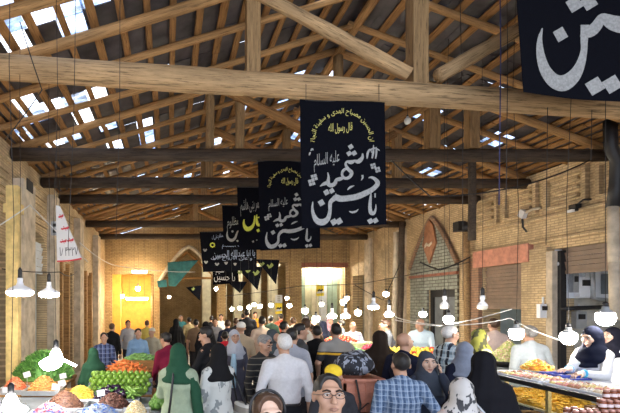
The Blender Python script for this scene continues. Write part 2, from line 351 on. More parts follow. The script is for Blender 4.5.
# --- roof ---
def log(name, a, b, r0, r1, mat, n=10, segs=8, bow=.02, sq=False):
    a, b = Vector(a), Vector(b); L = (b-a).length; mb = MB()
    if sq: mb.box((L/2, 0, 0), (L, r0*2, r1*2))
    else:
        bz, by = random.uniform(-bow, bow), random.uniform(-bow, bow)
        pts = [(L*i/segs, by*math.sin(PI*i/segs)*L/4, bz*math.sin(PI*i/segs)*L/4) for i in range(segs+1)]
        rs = [(r0+(r1-r0)*i/segs)*random.uniform(.94, 1.06) for i in range(segs+1)]; mb.tube(pts, rs, n)
    o = S(name, mb, mat, not sq); d = (b-a).normalized()
    o.matrix_world = Matrix.Translation(a) @ d.to_track_quat('X', 'Z').to_matrix().to_4x4(); return o
BY = [5.7, 8.36, 10.3, 11.96, 15.7, 18.7]
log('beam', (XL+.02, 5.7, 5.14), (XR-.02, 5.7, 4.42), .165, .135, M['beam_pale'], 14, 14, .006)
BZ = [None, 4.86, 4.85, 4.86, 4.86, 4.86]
for i, y in enumerate(BY[1:], 1): log('beam', (XL+.02, y, BZ[i]), (XR-.02, y, BZ[i]-.02), .125, .115, M['beam_dark'], 12, 10, .004)  # tie beams beyond the first take a darker timber colour
def b1z(x): return 5.14-.72*(x-XL)/(XR-XL)
for i, y in enumerate(BY):
    bz = (lambda x: b1z(x)) if i == 0 else (lambda x: BZ[i])
    yy = y+.02
    if i == 0: posts = [(1.05, .085), (3.14, .095), (5.2, .085)]
    elif i == 1: posts = [(.75, .08), (1.3, .09), (3.13, .09), (4.88, .1), (5.62, .09)]
    else: posts = [(.9, .08), (3.1, .09), (5.2, .08)]
    for x, r in posts: log('king_post' if abs(x-XC) < .1 else 'queen_post', (x, yy, bz(x)+.1), (x, yy, zroof(x)-.16), r, r, M['post'], sq=(i != 1 or x > 4))
    log('strut', (2.98, yy-.1, bz(2.98)+.2), (1.0, yy-.1, zroof(1.0)-.2), .085, .08, M['plank' if i else 'beam_pale'], sq=False)
    log('strut', (3.35, yy-.1, bz(3.35)+.2), (5.1, yy-.1, zroof(5.1)-.2), .09, .085, M['plank' if i else 'beam_pale'])
    for x0, x1 in ((XL, XC), (XR, XC)):    # principal rafters over the trusses
        log('rafter', (x0, y+.12, zroof(x0)-.02), (x1, y+.12, zroof(x1)-.02), .075, .065, M['pole'])
yk = 1.6
while yk < YE:
    if min(abs(yk-b-.12) for b in BY) > .3:
        for x0, x1 in ((XL-.1, XC+.08), (XR+.1, XC-.08)):
            log('rafter', (x0, yk+random.uniform(-.08, .08), zroof(x0)), (x1, yk+random.uniform(-.08, .08), zroof(x1)), random.uniform(.055, .075), random.uniform(.045, .06), M['pole'], 8, 7)
    yk += .86
log('ridge_log', (XC, .6, 6.86), (XC, YE, 6.86), .07, .07, M['pole'])
def slope_pts():
    L = []; x = XL-.05; i = 0
    while x < XC-.1: L.append((x, 0)); x += .16 if i < 4 else .345; i += 1
    x = XR+.05; i = 0
    while x > XC+.1: L.append((x, 1)); x -= .17 if i < 6 else .36; i += 1
    return L
SP = slope_pts(); RA = (math.atan(.305), math.atan(.362))
for x, s in SP:
    y = .4
    while y < YE:
        l = random.uniform(3.3, 5.0); y1 = min(y+l, YE+.1); w = random.uniform(.085, .125)
        mb = MB().box((0, 0, 0), (y1-y-.02, w, .03)); o = S('batten', mb, M['plank'])
        ang = -RA[0] if s == 0 else RA[1]
        R = Matrix.Rotation(ang, 3, 'Y') @ Matrix.Rotation(PI/2+random.uniform(-.006, .006), 3, 'Z')
        o.matrix_world = Matrix.Translation((x+random.uniform(-.02, .02), (y+y1)/2, zroof(x)+.085)) @ R.to_4x4(); y = y1
# roof covering: overlapping dark sheets, some missing
def project(x, y, z): return 170+450*x/y, 303-450*(z-2.1)/y
clear = MB()
for side, name in ((0, 'roof_left'), (1, 'roof_right')):
    mb = MB(); xs = np.arange(XL-.3, XC+.05, .36) if side == 0 else np.arange(XC-.02, XR+.45, .37)
    for xa in xs:
        xb = xa+.39
        for y in np.arange(0, YE, .62):
            xm, ym = xa+.18, y+.3; px, py = project(xm, max(ym, .5), zroof(xm)); r = random.random(); j = random.uniform(0, .03); za, zb = zroof(xa), zroof(xb); hit = r < .03
            if side == 0 and 12 < px < 100 and -10 < py < 60: hit = r < .72      # clear sheets let into the covering
            elif side == 0 and 20 < px < 150 and 95 < py < 160: hit = r < .45
            elif side == 0 and 150 < px < 260 and 130 < py < 200: hit = r < .12
            elif side == 1 and 400 < px < 520 and 60 < py < 150: hit = r < .09
            if hit and random.random() < (.45 if side == 0 else .3): continue                             # and some missing altogether
            if (xa < XC) != (xb < XC): zb = zroof(XC) if side == 0 else zb
            vs = [(xa, y, za+.115+j), (xb, y, zb+.115+j), (xb, y+.64, zb+.12+j), (xa, y+.64, za+.12+j)]
            (clear if hit else mb).add(vs+[(a, b, c+.012) for a, b, c in vs], [(3, 2, 1, 0), (4, 5, 6, 7), (0, 1, 5, 4), (1, 2, 6, 5), (2, 3, 7, 6), (3, 0, 4, 7)])
    S(name, mb, M['sheet'])
S('roof_skylight', clear, M['skylight'])
# ---------------- banners and lettering ----------------
AR = {'ا': (0xFE8D, 2), 'ب': (0xFE8F, 4), 'ة': (0xFE93, 2), 'ت': (0xFE95, 4), 'ج': (0xFE9D, 4), 'ح': (0xFEA1, 4), 'د': (0xFEA9, 2), 'ر': (0xFEAD, 2), 'س': (0xFEB1, 4), 'ش': (0xFEB5, 4),
      'ص': (0xFEB9, 4), 'ظ': (0xFEC5, 4), 'ع': (0xFEC9, 4), 'ف': (0xFED1, 4), 'ق': (0xFED5, 4), 'ل': (0xFEDD, 4), 'م': (0xFEE1, 4), 'ن': (0xFEE5, 4), 'ه': (0xFEE9, 4), 'و': (0xFEED, 2), 'ی': (0xFBFC, 4)}
def shape(s):
    out = []
    for i, c in enumerate(s):
        if c not in AR: out.append(c); continue
        b, n = AR[c]; pj = i > 0 and s[i-1] in AR and AR[s[i-1]][1] == 4; nj = n == 4 and i+1 < len(s) and s[i+1] in AR
        out.append(chr(b+(3 if pj and nj else 1 if pj else 2 if nj else 0)))
    return ''.join(out[::-1])
def text_mesh(s, raw=False, res=3):
    c = bpy.data.curves.new('t', 'FONT'); c.body = s if raw else shape(s); c.resolution_u = res
    o = bpy.data.objects.new('t', c); COL.objects.link(o); bpy.context.view_layer.update()
    me = o.to_mesh(); V = np.array([v.co[:2] for v in me.vertices]); F = [tuple(p.vertices) for p in me.polygons]
    o.to_mesh_clear(); bpy.data.objects.remove(o); bpy.data.curves.remove(c)
    V = (V-V.min(0))/np.maximum(V.max(0)-V.min(0), 1e-6); return V, F
class Cloth:
    """a hanging cloth at depth Y; marks on it are given in photo positions"""
    def __init__(s, Y, amp=.012): s.Y, s.amp = Y, amp; s.k = random.uniform(0, 6)
    def at(s, px, py, d=0):
        p = P(px, py, s.Y); p.y += s.amp*math.sin(5.2*p.x+.6*p.z+s.k)-d; return p
    def sheet(s, quad, mat, name, parent, n=14):
        (a, b, c, d) = [Vector((*q, 0)) for q in quad]; mb = MB(); vs = []
        for i in range(n+1):
            for j in range(n+1):
                u, v = i/n, j/n; q = (a*(1-u)+b*u)*(1-v)+(d*(1-u)+c*u)*v; vs.append(s.at(q.x, q.y))
        K = (n+1)**2; vs += [v+Vector((0, .004, 0)) for v in vs]
        f = [(i*(n+1)+j, i*(n+1)+j+1, (i+1)*(n+1)+j+1, (i+1)*(n+1)+j) for i in range(n) for j in range(n)]
        mb.add(vs, f+[tuple(x+K for x in q[::-1]) for q in f]); return mb.build(name, mat, parent, True)
    def hang(s, o, tops, by=None, bz=None):
        for px, py in tops:
            p = s.at(px, py); q = Vector((p.x, by, bz)) if by else Vector((p.x, p.y, zroof(p.x)+.1)); MB().tube([p, q], .004, 5).build('hanging_string', M['wire'], o)
    def stroke(s, mb, pts, tf=lambda x, y: (x, y), ws=1.0):
        q = [np.array(p, float) for p in pts]; q = [2*q[0]-q[1]]+q+[2*q[-1]-q[-2]]; out = []
        for i in range(1, len(q)-2):
            for t in np.linspace(0, 1, 5, endpoint=False):
                a, b, c, d = q[i-1:i+3]; out.append(.5*(2*b+(c-a)*t+(2*a-5*b+4*c-d)*t*t+(3*b-a-3*c+d)*t**3))
        out.append(q[-2]); out = np.array(out); vs = []
        for i in range(len(out)):
            d = out[min(i+1, len(out)-1)][:2]-out[max(i-1, 0)][:2]; d /= max(np.linalg.norm(d), 1e-6); nn = np.array((-d[1], d[0])); w = max(out[i][2], 1.5)*.5*ws
            for sg in (1, -1): vs.append(s.at(*tf(*(out[i][:2]+nn*w*sg)), .006))
        mb.add(vs, [(2*i, 2*i+1, 2*i+3, 2*i+2) for i in range(len(out)-1)])
    def diamond(s, mb, x, y, r, tf=lambda x, y: (x, y), rot=.25):
        mb.add([s.at(*tf(x+r*math.cos(a+rot), y+r*math.sin(a+rot)), .0065) for a in (0, PI/2, PI, 3*PI/2)], [(0, 1, 2, 3)])
    def text(s, mb, txt, box, slant=0, arc=None, raw=False):
        V, F = text_mesh(txt, raw); x0, y0, x1, y1 = box; vs = []
        for u, v in V:
            if arc:
                cx, cy, r, a0, a1 = arc; a = a0+(a1-a0)*u; rr = r+(y1-y0)*(v-.5); vs.append(s.at(cx+rr*math.cos(a), cy-rr*math.sin(a), .006))
            else: vs.append(s.at(x0+(x1-x0)*u, y1-(y1-y0)*v-slant*(u-.5), .006))
        mb.add(vs, F)
def rig(name, label, group=None): return thing(name, label, 'banner', (0, 0, 0), 0, group)
def crop(ox, oy, k): return lambda x, y: (ox+x/k, oy+y/k)
SHAHID = [[(428,95,8),(425,125,22),(400,150,30),(375,146,18),(350,154,28),(324,150,16),(314,168,16),(330,200,22),(354,226,26),(340,256,22),(310,264,20),(290,240,16),(300,208,18),(332,194,16)],
          [(306,258,14),(275,268,26),(252,275,22),(240,300,26),(215,312,28),(195,297,28),(198,255,16),(192,222,6)], [(208,292,26),(172,299,24),(138,318,5)], [(426,243,15),(428,262,12),(418,280,4)]]
SHDOT = [(348,48,21),(337,94,21),(371,92,21),(183,360,24),(220,349,22)]
def flower(c, mb, x, y, r, tf):
    for k in range(4):
        a = PI/2*k+.5; c.diamond(mb, x+r*.6*math.cos(a), y+r*.6*math.sin(a), r*.52, tf, a)
# nearest whole banner
c = Cloth(5.56); o = rig('mourning_banner', 'large black banner with silver calligraphy and gold arch, hung from the pale log beam')
c.sheet([(300, 99), (384.5, 102.5), (386, 224.5), (301.5, 228.5)], M['banner'], 'cloth', o)
t2 = crop(300, 140, 6.889); t3 = crop(300, 175, 6.889); mb = MB()
for s_ in SHAHID: c.stroke(mb, s_, t2)
for d in SHDOT: c.diamond(mb, *d, t2)
for s_ in ([(468,22,6),(490,19,16),(518,36,26),(530,62,32),(502,96,32),(450,126,38),(390,150,40),(330,160,40),(280,163,42),(250,154,40),(232,166,32),(214,182,28),(208,202,26),(207,250,24),(194,298,32),(160,324,44),(120,317,40),(96,280,28),(85,235,18),(88,184,6)],
           [(252,150,22),(250,138,12),(247,126,4)], [(326,103,5),(345,85,14),(372,74,4)], [(338,250,5),(360,257,14),(385,251,12),(400,236,4)],
           [(485,128,8),(480,180,20),(478,230,24),(487,262,28),(505,264,22),(517,235,12),(518,203,5)], [(513,128,10),(513,158,8)]): c.stroke(mb, s_, t3)
for d in ((148,191,27),(234,323,27),(271,318,27),(481,319,23),(516,315,22)): c.diamond(mb, *d, t3)
for x, y, r in ((500,182,22),(530,208,22),(98,258,26),(80,292,27)): flower(c, mb, x, y, r, t2)
for s_ in ([(458,132,8),(462,95,16),(478,68,10),(492,92,8)], [(492,130,10),(500,90,15),(502,38,5)], [(516,132,8),(522,84,14),(520,52,8)], [(478,70,8),(512,60,12),(545,76,6)], [(62,106,5),(68,92,13),(74,84,4)], [(74,74,6),(84,62,14),(92,70,5)]): c.stroke(mb, s_, t2)
c.text(mb, 'علیه السلام', (314, 152, 339.5, 170), 5); mb.build('calligraphy', M['silver'], o)
mb = MB(); c.text(mb, 'ان الحسین مصباح الهدی و سفینة النجاة', (0, 0, 0, 7.5), arc=(342, 140, 28, PI*1.02, -.02*PI)); c.text(mb, 'قال رسول الله', (328.5, 123, 352, 133.5), 1); mb.build('arched_inscription', M['gold'], o)
mb = MB(); mb.tube([c.at(300, 99.5)+Vector((0, .012, 0)), c.at(385, 103)+Vector((0, .012, 0))], .008, 6)
mb.build('rod', M['wire'], o); mb = MB()
for px in (306, 379): mb.tube([P(px, 101, 5.57), P(px, 84, 5.53)], .004, 5)
mb.build('hanging_string', M['wire'], o)
# second banner
c = Cloth(8.1); o = rig('mourning_banner', 'black banner with silver calligraphy partly behind the largest whole banner, hung from the dark beam')
c.sheet([(257.8, 161), (320, 161.5), (320.5, 248), (260.5, 250.5)], M['banner'], 'cloth', o); mb = MB(); f2 = lambda x, y: (273.1+(x-138)/6.889*.76, 221.8+(y-318)/6.889*.69)
for s_ in SHAHID[:3]: c.stroke(mb, s_, f2)
for d in SHDOT[:3]: c.diamond(mb, *d, f2)
t5 = crop(255, 200, 8.267)
for s_ in ([(438,204,12),(400,226,26),(340,250,30),(280,260,32),(235,256,28),(205,275,22),(193,300,19),(190,345,20),(165,376,30),(130,386,34),(105,365,30),(92,320,18),(100,266,6)],
           [(432,224,8),(428,280,17),(425,322,20),(440,336,20),(460,320,10),(463,298,4)], [(298,202,5),(320,188,14),(350,177,4)], [(293,321,5),(320,329,13),(345,322,11),(362,308,4)], [(398,114,14),(398,132,10),(388,152,4)]): c.stroke(mb, s_, t5)
for d in ((148,269,21),(208,379,20),(241,376,20),(183,211,18),(214,206,17),(428,379,17),(458,375,17)): c.diamond(mb, *d, t5)
for x, y, r in ((118,130,20),(96,150,22)): flower(c, mb, x, y, r, t5)
c.text(mb, 'علیه السلام', (268.5, 198.5, 287.5, 210), 3); mb.build('calligraphy', M['silver'], o)
mb = MB(); c.text(mb, 'ان الحسین مصباح الهدی و سفینة النجاة', (0, 0, 0, 5.2), arc=(287, 187.5, 17.5, PI*1.0, 0.08)); c.text(mb, 'قال رسول الله', (281, 178, 298, 185.5)); mb.build('arched_inscription', M['gold'], o)
MB().tube([c.at(257, 161), c.at(320.5, 161.5)], .012, 6).build('rod', M['wire'], o); c.hang(o, [(262, 161), (316, 161.5)], 8.33, 4.8)
# third and fourth
c = Cloth(10.1); o = rig('mourning_banner', 'black banner with small silver line over a lime yellow word, between two other hangings')
c.sheet([(237, 187), (283, 187), (283, 249.5), (239, 250)], M['banner'], 'cloth', o); mb = MB(); c.text(mb, 'قمر بنی هاشم', (240.5, 198, 260.5, 215), 3); 
for d in ((253.2, 241.5, 1.2), (256.8, 240, .7)): c.diamond(mb, *d)
mb.build('calligraphy', M['silver'], o); mb = MB(); t7 = crop(215, 215, 10.333)
for s_ in ([(300,45,10),(298,90,22),(315,130,40),(340,145,46),(375,130,36),(400,95,24),(408,50,16),(412,5,10)], [(432,-5,8),(430,50,24),(440,95,30),(460,105,20),(466,75,6)], [(432,30,10),(462,22,14)]): c.stroke(mb, s_, t7)
c.diamond(mb, 446, 160, 20, t7); mb.build('yellow_calligraphy', M['yellow'], o)
MB().tube([c.at(236.5, 187), c.at(283.5, 187)], .012, 6).build('rod', M['wire'], o); c.hang(o, [(240, 187), (280, 187)], 10.28, 4.8)
c = Cloth(11.8); o = rig('mourning_banner', 'black banner edge with dim silver lettering, half covered by the one with a yellow word')
c.sheet([(222, 205.5), (262, 205.5), (262, 245), (223.5, 246)], M['banner'], 'cloth', o); mb = MB(); c.text(mb, 'مظلوم', (227, 216.5, 239, 230), 2)
for s_ in ([(128,165,6),(124,210,18),(140,250,26),(175,262,30),(205,240,24),(222,200,18),(235,170,14),(255,160,5)],): c.stroke(mb, s_, t7)
for d in ((180,170,14),(232,268,13),(258,266,13)): c.diamond(mb, *d, t7)
mb.build('calligraphy', M['silver'], o); MB().tube([c.at(221.5, 205.5), c.at(262.5, 205.5)], .012, 6).build('rod', M['wire'], o); c.hang(o, [(225, 205.5), (259, 205.5)], 11.94, 4.8)
# distant wide banner with blue writing
c = Cloth(15.5); o = rig('mourning_banner', 'wide distant black banner crowded with pale blue writing and a round green emblem')
c.sheet([(199.5, 232), (256, 230.5), (257, 270), (203, 272)], M['banner'], 'cloth', o); mb = MB()
c.text(mb, 'السلام علیک', (212, 234, 224, 240), 3); c.text(mb, 'یا ابا عبدالله الحسین', (213, 250, 255, 259), 2); c.text(mb, 'علیه السلام', (222, 243, 247, 249))
c.text(mb, 'و علی الارواح التی', (211, 256, 252, 261), -1); mb.build('blue_calligraphy', M['bluepaint'], o); mb = MB()
for x, y, w in ((205, 250, 3), (206, 262, 3), (217, 264, 3.5), (226, 263, 2.5), (235, 264, 2)): c.stroke(mb, [(x-w/2, y-1, .5), (x, y+1, 1.2), (x+w/2, y-1, .4)])
mb.build('silver_marks', M['silver'], o); mb = MB()
for k in range(8): c.diamond(mb, 212.5+2*math.cos(k*PI/4), 245+2*math.sin(k*PI/4), .9)
mb.build('emblem', M['yellow'], o); MB().tube([c.at(199, 232), c.at(256.5, 230.5)], .014, 6).build('rod', M['wire'], o); c.hang(o, [(203, 232), (253, 230.5)], 15.68, 4.8)
c = Cloth(18.3); o = rig('mourning_banner', 'small far black banner with cream lettering below the blue written one')
c.sheet([(211.5, 244), (236, 244), (239, 283), (213, 285)], M['banner'], 'cloth', o); mb = MB(); c.text(mb, 'سیده', (213.5, 268.5, 224, 274)); c.text(mb, 'یا حسین', (214, 272, 235, 283), -2)
for d in ((214.5, 270, .7), (216.5, 271.5, .7)): c.diamond(mb, *d)
mb.build('cream_calligraphy', M['paper'], o); MB().tube([c.at(211, 244), c.at(236.5, 244)], .014, 6).build('rod', M['wire'], o); c.hang(o, [(213, 244), (234, 244)], 18.68, 4.8)
# pennants
def pennant(Y, tri, mat, label, marks=(), name='pennant'):
    c = Cloth(Y, .03); o = thing(name, label, 'pennant'); (a, b, d) = tri
    c.sheet([a, b, d, (d[0]-.6, d[1]-.2)], mat, 'cloth', o, 8)
    if marks:
        mb = MB()
        for x, y, w in marks: c.stroke(mb, [(x-w, y-w*.4, .4), (x, y+w*.5, 1.1), (x+w, y-w*.5, .4)]); c.stroke(mb, [(x-w*.5, y+w*.8, .4), (x+w*.6, y-w*.9, .8)])
        mb.build('marks', M['olive'], o)
    MB().tube([c.at(*a), c.at(*b)], .01, 5).build('cord', M['wire'], o); c.hang(o, [a, b]); return o
pennant(17.2, [(256, 259.5), (279.5, 260), (276, 284)], M['banner'], 'black triangular pennant with green marks beside the orange lit wall', [(262, 264, 2), (270, 266, 3)])
pennant(17.0, [(236, 266.5), (262.5, 267), (257.5, 290)], M['banner'], 'black triangular pennant with two green marks below the small orange patch', [(240, 272.5, 2), (248, 271, 2), (256, 273, 3)])
pennant(17.6, [(226, 281), (247, 282), (240, 293)], M['banner'], 'short dark pennant hanging beneath the cream lettered banner')
pennant(19.0, [(186, 287.5), (201.5, 285.5), (200, 300.5)], M['banner'], 'small black pennant hanging in the pointed arch', [(193, 289, 1.5)])
c = Cloth(19.3, .05); o = thing('teal_awning', 'teal triangular cloth stretched in front of the pointed arch', 'cloth'); c.sheet([(167.5, 262.5), (198.5, 260), (175.5, 286.5), (168.5, 286)], M['teal'], 'cloth', o, 8)
MB().tube([c.at(167.5, 262.5), c.at(198.5, 260)], .012, 5).build('cord', M['wire'], o); c.hang(o, [(167.5, 262.5), (198.5, 260)])
c = Cloth(19.6, .03); o = thing('cloth_scrap', 'small dark teal cloth scrap hanging beside the triangular awning', 'cloth'); c.sheet([(157, 281), (166.5, 279.5), (167, 287), (158, 287.5)], M['teal'], 'cloth', o, 4); c.hang(o, [(158, 281), (166, 279.6)])
# great banner close to the camera
c = Cloth(4.7, .02); o = rig('mourning_banner', 'huge close black banner with one giant cracked silver word under the rafters')
c.sheet([(511, -60), (700, -55), (702, 110), (522, 93)], M['banner'], 'cloth', o, 20); mb = MB(); t0 = crop(510, 0, 3.755)
for s_ in ([(121,106,4),(110,150,20),(112,205,34),(130,262,46),(165,302,56),(205,310,60),(243,284,50),(268,240,34),(280,190,24),(281,150,26),(283,92,30)],
           [(270,114,44),(300,118,44),(322,100,40),(340,72,34),(356,76,42),(385,92,58),(430,102,62),(500,108,50),(560,80,20)]): c.stroke(mb, s_, t0)
for d in ((193,127,31),(245,13,34),(297,10,32),(320,323,37),(379,319,37)): c.diamond(mb, *d, t0)
mb.build('calligraphy', M['silver'], o); mb = MB()
mb.tube([c.at(509, -60), c.at(703, -55)], .012, 6).build('rod', M['wire'], o); mb = MB()
for px in (530, 680):
    p = P(px, -58, 4.7); mb.tube([p, (p.x, p.y, zroof(p.x)+.05)], .005, 5)
mb.build('hanging_string', M['wire'], o)
# white pennant by the wall, yellow notices
c = Cloth(8.0, .015); o = thing('cloth_sign', 'white tapering cloth sign with red script and black numerals beside the wall', 'sign')
c.sheet([(55.5, 205), (60, 206), (82, 259), (57, 262)], M['paper'], 'cloth', o, 10); mb = MB()
for x, y, w in ((60.5, 216, 2.2), (64.5, 228, 3.6), (63, 241, 3), (70, 240, 3)): c.stroke(mb, [(x+w, y-1.6, .5), (x+w*.8, y+.6, 1.1), (x+w*.45, y-.2, .8), (x+w*.2, y+.8, 1.1), (x-w*.15, y, .8), (x-w*.5, y+1.1, 1.3), (x-w, y+.4, .4)]); c.diamond(mb, x-w*.3, y-1.6, .6); c.diamond(mb, x+w*.35, y+2.1, .5)
c.stroke(mb, [(57, 261.2, .9), (70, 260.5, 1), (81.5, 258.6, .9)]); mb.build('red_script', M['red'], o); mb = MB()
c.text(mb, '۱۸۴۳۲۷', (59.5, 247, 78, 256), 0, None, True); mb.build('numerals', M['black'], o); c.hang(o, [(56.5, 205), (59.5, 206)])
def notice(px, py, w, h, Y, top, label):
    o = thing('notice', label, 'notice'); c = Cloth(Y, 0); n = [(px-w/2, py-h/2), (px+w/2, py-h/2), (px+w/2, py+h/2), (px-w/2, py+h/2)]
    c.sheet(n, M['signy'], 'board', o, 2); mb = MB()
    c.stroke(mb, [(px-w*.32, py+.3, .6), (px-w*.1, py-.6, 1.5), (px+w*.1, py+.2, 1.4), (px+w*.35, py-1.2, .7)]); mb.build('black_script', M['black'], o)
    mb = MB(); c.stroke(mb, [(px-w*.45, py+h*.2, 1.8), (px+w*.48, py+h*.1, 1.8)]); mb.build('white_band', M['paper'], o)
    if top:
        m = [(px-w/2, py-h/2-8), (px+w/2, py-h/2-8), (px+w/2, py-h/2), (px-w/2, py-h/2)]; c.sheet(m, M['paper'], 'paper_sheet', o, 2)
        mb = MB()
        for k in range(3): c.stroke(mb, [(px-w*.2, py-h/2-6.3+2*k, .5), (px+w*.2, py-h/2-6.3+2*k, .5)])
        mb.build('printed_lines', M['greywall'], o)
    MB().tube([c.at(px, py-h/2-(8 if top else 0))+Vector((0, .02, 0)), Vector((c.at(px, py).x, Y+.02, 0))], .02, 6).build('stand_pole', M['pipe'], o)
notice(320.2, 290.5, 7.5, 11, 19.6, False, 'yellow notice with black script above the crowd, in front of the shopfront doors')
notice(278.8, 308.5, 7, 11, 19.8, True, 'yellow notice below a white printed sheet, on the far pier')
# ---------------- lamps, cables, wall fittings ----------------
GW = glow('white_led', (1, .93, .82), 80); GF = glow('far_white_led', (1, .88, .68), 250); GO = glow('amber_bulb', (1, .5, .1), 150); GT = glow('tube_light', (1, .85, .6), 140)
GD = glow('dim_tube_light', (1, .92, .75), 110); GN = glow('near_led', (1, .98, .95), 40)
FROST = plain('frosted_glass', (.7, .68, .6), .4, .05); WHITE = M['white']
def ceil_z(x, y):
    z = zroof(x)+.11
    return z
def cord_to(mb, p, r=.0035):
    q = Vector((p.x, p.y, ceil_z(p.x, p.y))); a = random.uniform(-.03, .03)
    mb.tube([p, p+(q-p)*.33+Vector((a, 0, 0)), p+(q-p)*.66+Vector((-a, a, 0)), q], r, 5)
def lamp_bulb(px, py, Y, r, label, mat=None, group=None, lit=True, cord=True):
    p = P(px, py, Y); o = thing('led_bulb', label, 'light bulb', p, 0, group); mb = MB()
    mb.lathe([(r*.3, -r*1.04), (r*.68, -r*.86), (r*.95, -r*.42), (r*1.0, 0), (r*.96, r*.35), (r*.86, r*.6)], n=14); mb.build('globe', (mat or GW) if lit else FROST, o, True)
    MB().lathe([(r*.88, r*.6), (r*.66, r*.82), (r*.4, r*1.05), (r*.34, r*1.4)], n=14).build('housing', M['pipe'], o, True)
    MB().lathe([(r*.32, r*1.38), (r*.32, r*1.8), (r*.12, r*2.0)], n=10).build('socket', M['black'], o, True)
    if cord:
        mb = MB(); q = p+Vector((0, 0, r*1.95)); cord_to(mb, q); w = mb.build('cord', M['wire'], o); w.location = -p
    return o
def lamp_disc(px, py, Y, r, label, lit=True):
    p = P(px, py, Y); o = thing('disc_lamp', label, 'pendant lamp', p)
    MB().lathe([(r*1.0, .035), (r*1.0, .042), (r*.82, .07), (r*.3, .11), (.035, .15), (.035, .2)], n=22).build('shade', WHITE, o, True)
    MB().lathe([(r*.25, -.03), (r*.7, -.024), (r*.94, -.005), (r*1.0, .02), (r*.99, .034)], n=22).build('diffuser', GW if lit else FROST, o, True)
    MB().lathe([(.028, .19), (.028, .3), (.01, .33)], n=10).build('socket', M['black'], o, True)
    mb = MB(); cord_to(mb, p+Vector((0, 0, .32))); w = mb.build('cord', M['wire'], o); w.location = -p; return o
lamp_disc(20, 294, 5.6, .165, 'glowing white disc lamp beside the yellowed post, the larger of two')
lamp_disc(49, 295.5, 6.6, .15, 'smaller glowing disc lamp hanging by the pale shuttered shopfront')
def lamp_leaf(px, py, Y, r, label, ang=0):
    p = P(px, py, Y); o = thing('leaf_lamp', label, 'pendant lamp', p)
    for k in range(3):
        a = ang+2*PI*k/3; R = Matrix.Rotation(a, 3, 'Z') @ Matrix.Rotation(.5, 3, 'Y'); c = R @ Vector((r*.52, 0, 0)); mb = MB()
        poly = [(.5*r*math.cos(q)*1.0, .44*r*math.sin(q)) for q in np.linspace(0, 2*PI, 17)[:-1]]
        mb.add([R @ Vector((x, y, 0))+c for x, y in poly]+[R @ Vector((x, y, -.02))+c for x, y in poly], [tuple(range(16)), tuple(range(31, 15, -1))]+[(i, 16+i, 16+(i+1) % 16, (i+1) % 16) for i in range(16)])
        mb.build('leaf', GN, o)
    MB().lathe([(.06, -.07), (.075, -.03), (.06, .02), (.03, .07)], n=14).build('hub', GN, o, True)
    MB().lathe([(.03, .06), (.03, .15), (.01, .17)], n=10).build('socket', M['black'], o, True)
    mb = MB(); cord_to(mb, p+Vector((0, 0, .16))); w = mb.build('cord', M['wire'], o); w.location = -p; return o
lamp_leaf(56, 355, 4.9, .25, 'bright three leaf lamp hanging low in front of the green herbs', .4)
lamp_leaf(11, 402, 3.9, .20, 'dazzling three leaf lamp low in the near corner over dried goods', 1.2)
LB = [(516.5, 333, 5.9, .085, 'glowing bulb hanging before the grey shirted man behind the counter'), (568.5, 337, 5.4, .085, 'glowing bulb just before the face of the white coated vendor'),
      (605.5, 317.5, 5.1, .09, 'largest glowing bulb, above the hooded vendor at the counter end'), (448.5, 319, 7.4, .075, 'glowing bulb before the dark doorway, above the white haired man in plaid'),
      (423, 314, 8.3, .06, 'glowing bulb in front of the vendor in pale blue'), (386, 294, 10.2, .06, 'lone high glowing bulb before the pale alcove opening')]
for a in LB: lamp_bulb(*a)
lamp_disc(373.5, 308, 8.7, .1, 'glowing small disc lamp above the brown chador woman'); lamp_disc(389, 315.5, 8.9, .085, 'glowing small disc lamp nearest the bent vendor in grey')
lamp_disc(482.5, 308, 7.2, .075, 'unlit small disc lamp in front of the reddish pier', False); lamp_disc(444.5, 307.5, 7.8, .07, 'unlit small disc lamp in front of the doorway head', False)
lamp_bulb(407.5, 121, 6.4, .045, 'unlit clear bulb dangling below the pale log beam', None, None, False)
FAR = [(232, 309, 15), (240, 308, 14.5), (249, 307, 14), (254, 304.5, 15), (260, 306, 13.5), (271, 305, 14), (287, 298, 16), (289.5, 305.5, 13), (305, 310.5, 10.8), (316, 318.5, 9.6), (321.5, 304, 14), (332, 317, 10.2), (343.5, 302, 11.5), (346.8, 298, 13), (345.5, 317, 10), (358, 312.5, 11.2)]
ORD = 'first second third fourth fifth sixth seventh eighth ninth tenth eleventh twelfth thirteenth fourteenth fifteenth sixteenth seventeenth eighteenth nineteenth twentieth'.split()
for i, (x, y, Y) in enumerate(FAR):
    if i in (11, 14): lamp_disc(x, y, Y, .1, f'glowing disc lamp over the far crowd, the {"first" if i == 11 else "second"} of two side by side')
    else: lamp_bulb(x, y, Y, .062 if Y > 12 else .075, f'glowing bulb above the far crowd, {ORD[[k for k in range(16) if k not in (11, 14)].index(i)]} from the arch end of the string', GF, 'bulbs strung above the far crowd')
lamp_bulb(138, 288.5, 19.4, .11, 'amber glowing bulb in front of the orange lit shop', GO); lamp_bulb(122.5, 296, 19.2, .08, 'white bulb hanging beside the amber one at the orange shop', GF)
lamp_bulb(216, 288.5, 18.5, .07, 'white bulb hanging just below the far cream lettered banner', GF); lamp_bulb(169, 297, 19.0, .06, 'warm bulb hanging under the teal awning', GF)
def tube_lamp(px, py, Y, L, label):
    p = P(px, py, Y); o = thing('tube_lamp', label, 'tube light', p)
    MB().tube([(-L/2, 0, 0), (L/2, 0, 0)], .05, 10).build('tube', GT, o, True); MB().box((0, 0, .07), (L+.06, .08, .05)).build('fitting', WHITE, o); mb = MB()
    for s_ in (-1, 1): q = p+Vector((s_*L*.35, 0, .09)); cord_to(mb, q, .005)
    w = mb.build('cord', M['wire'], o); w.location = -p
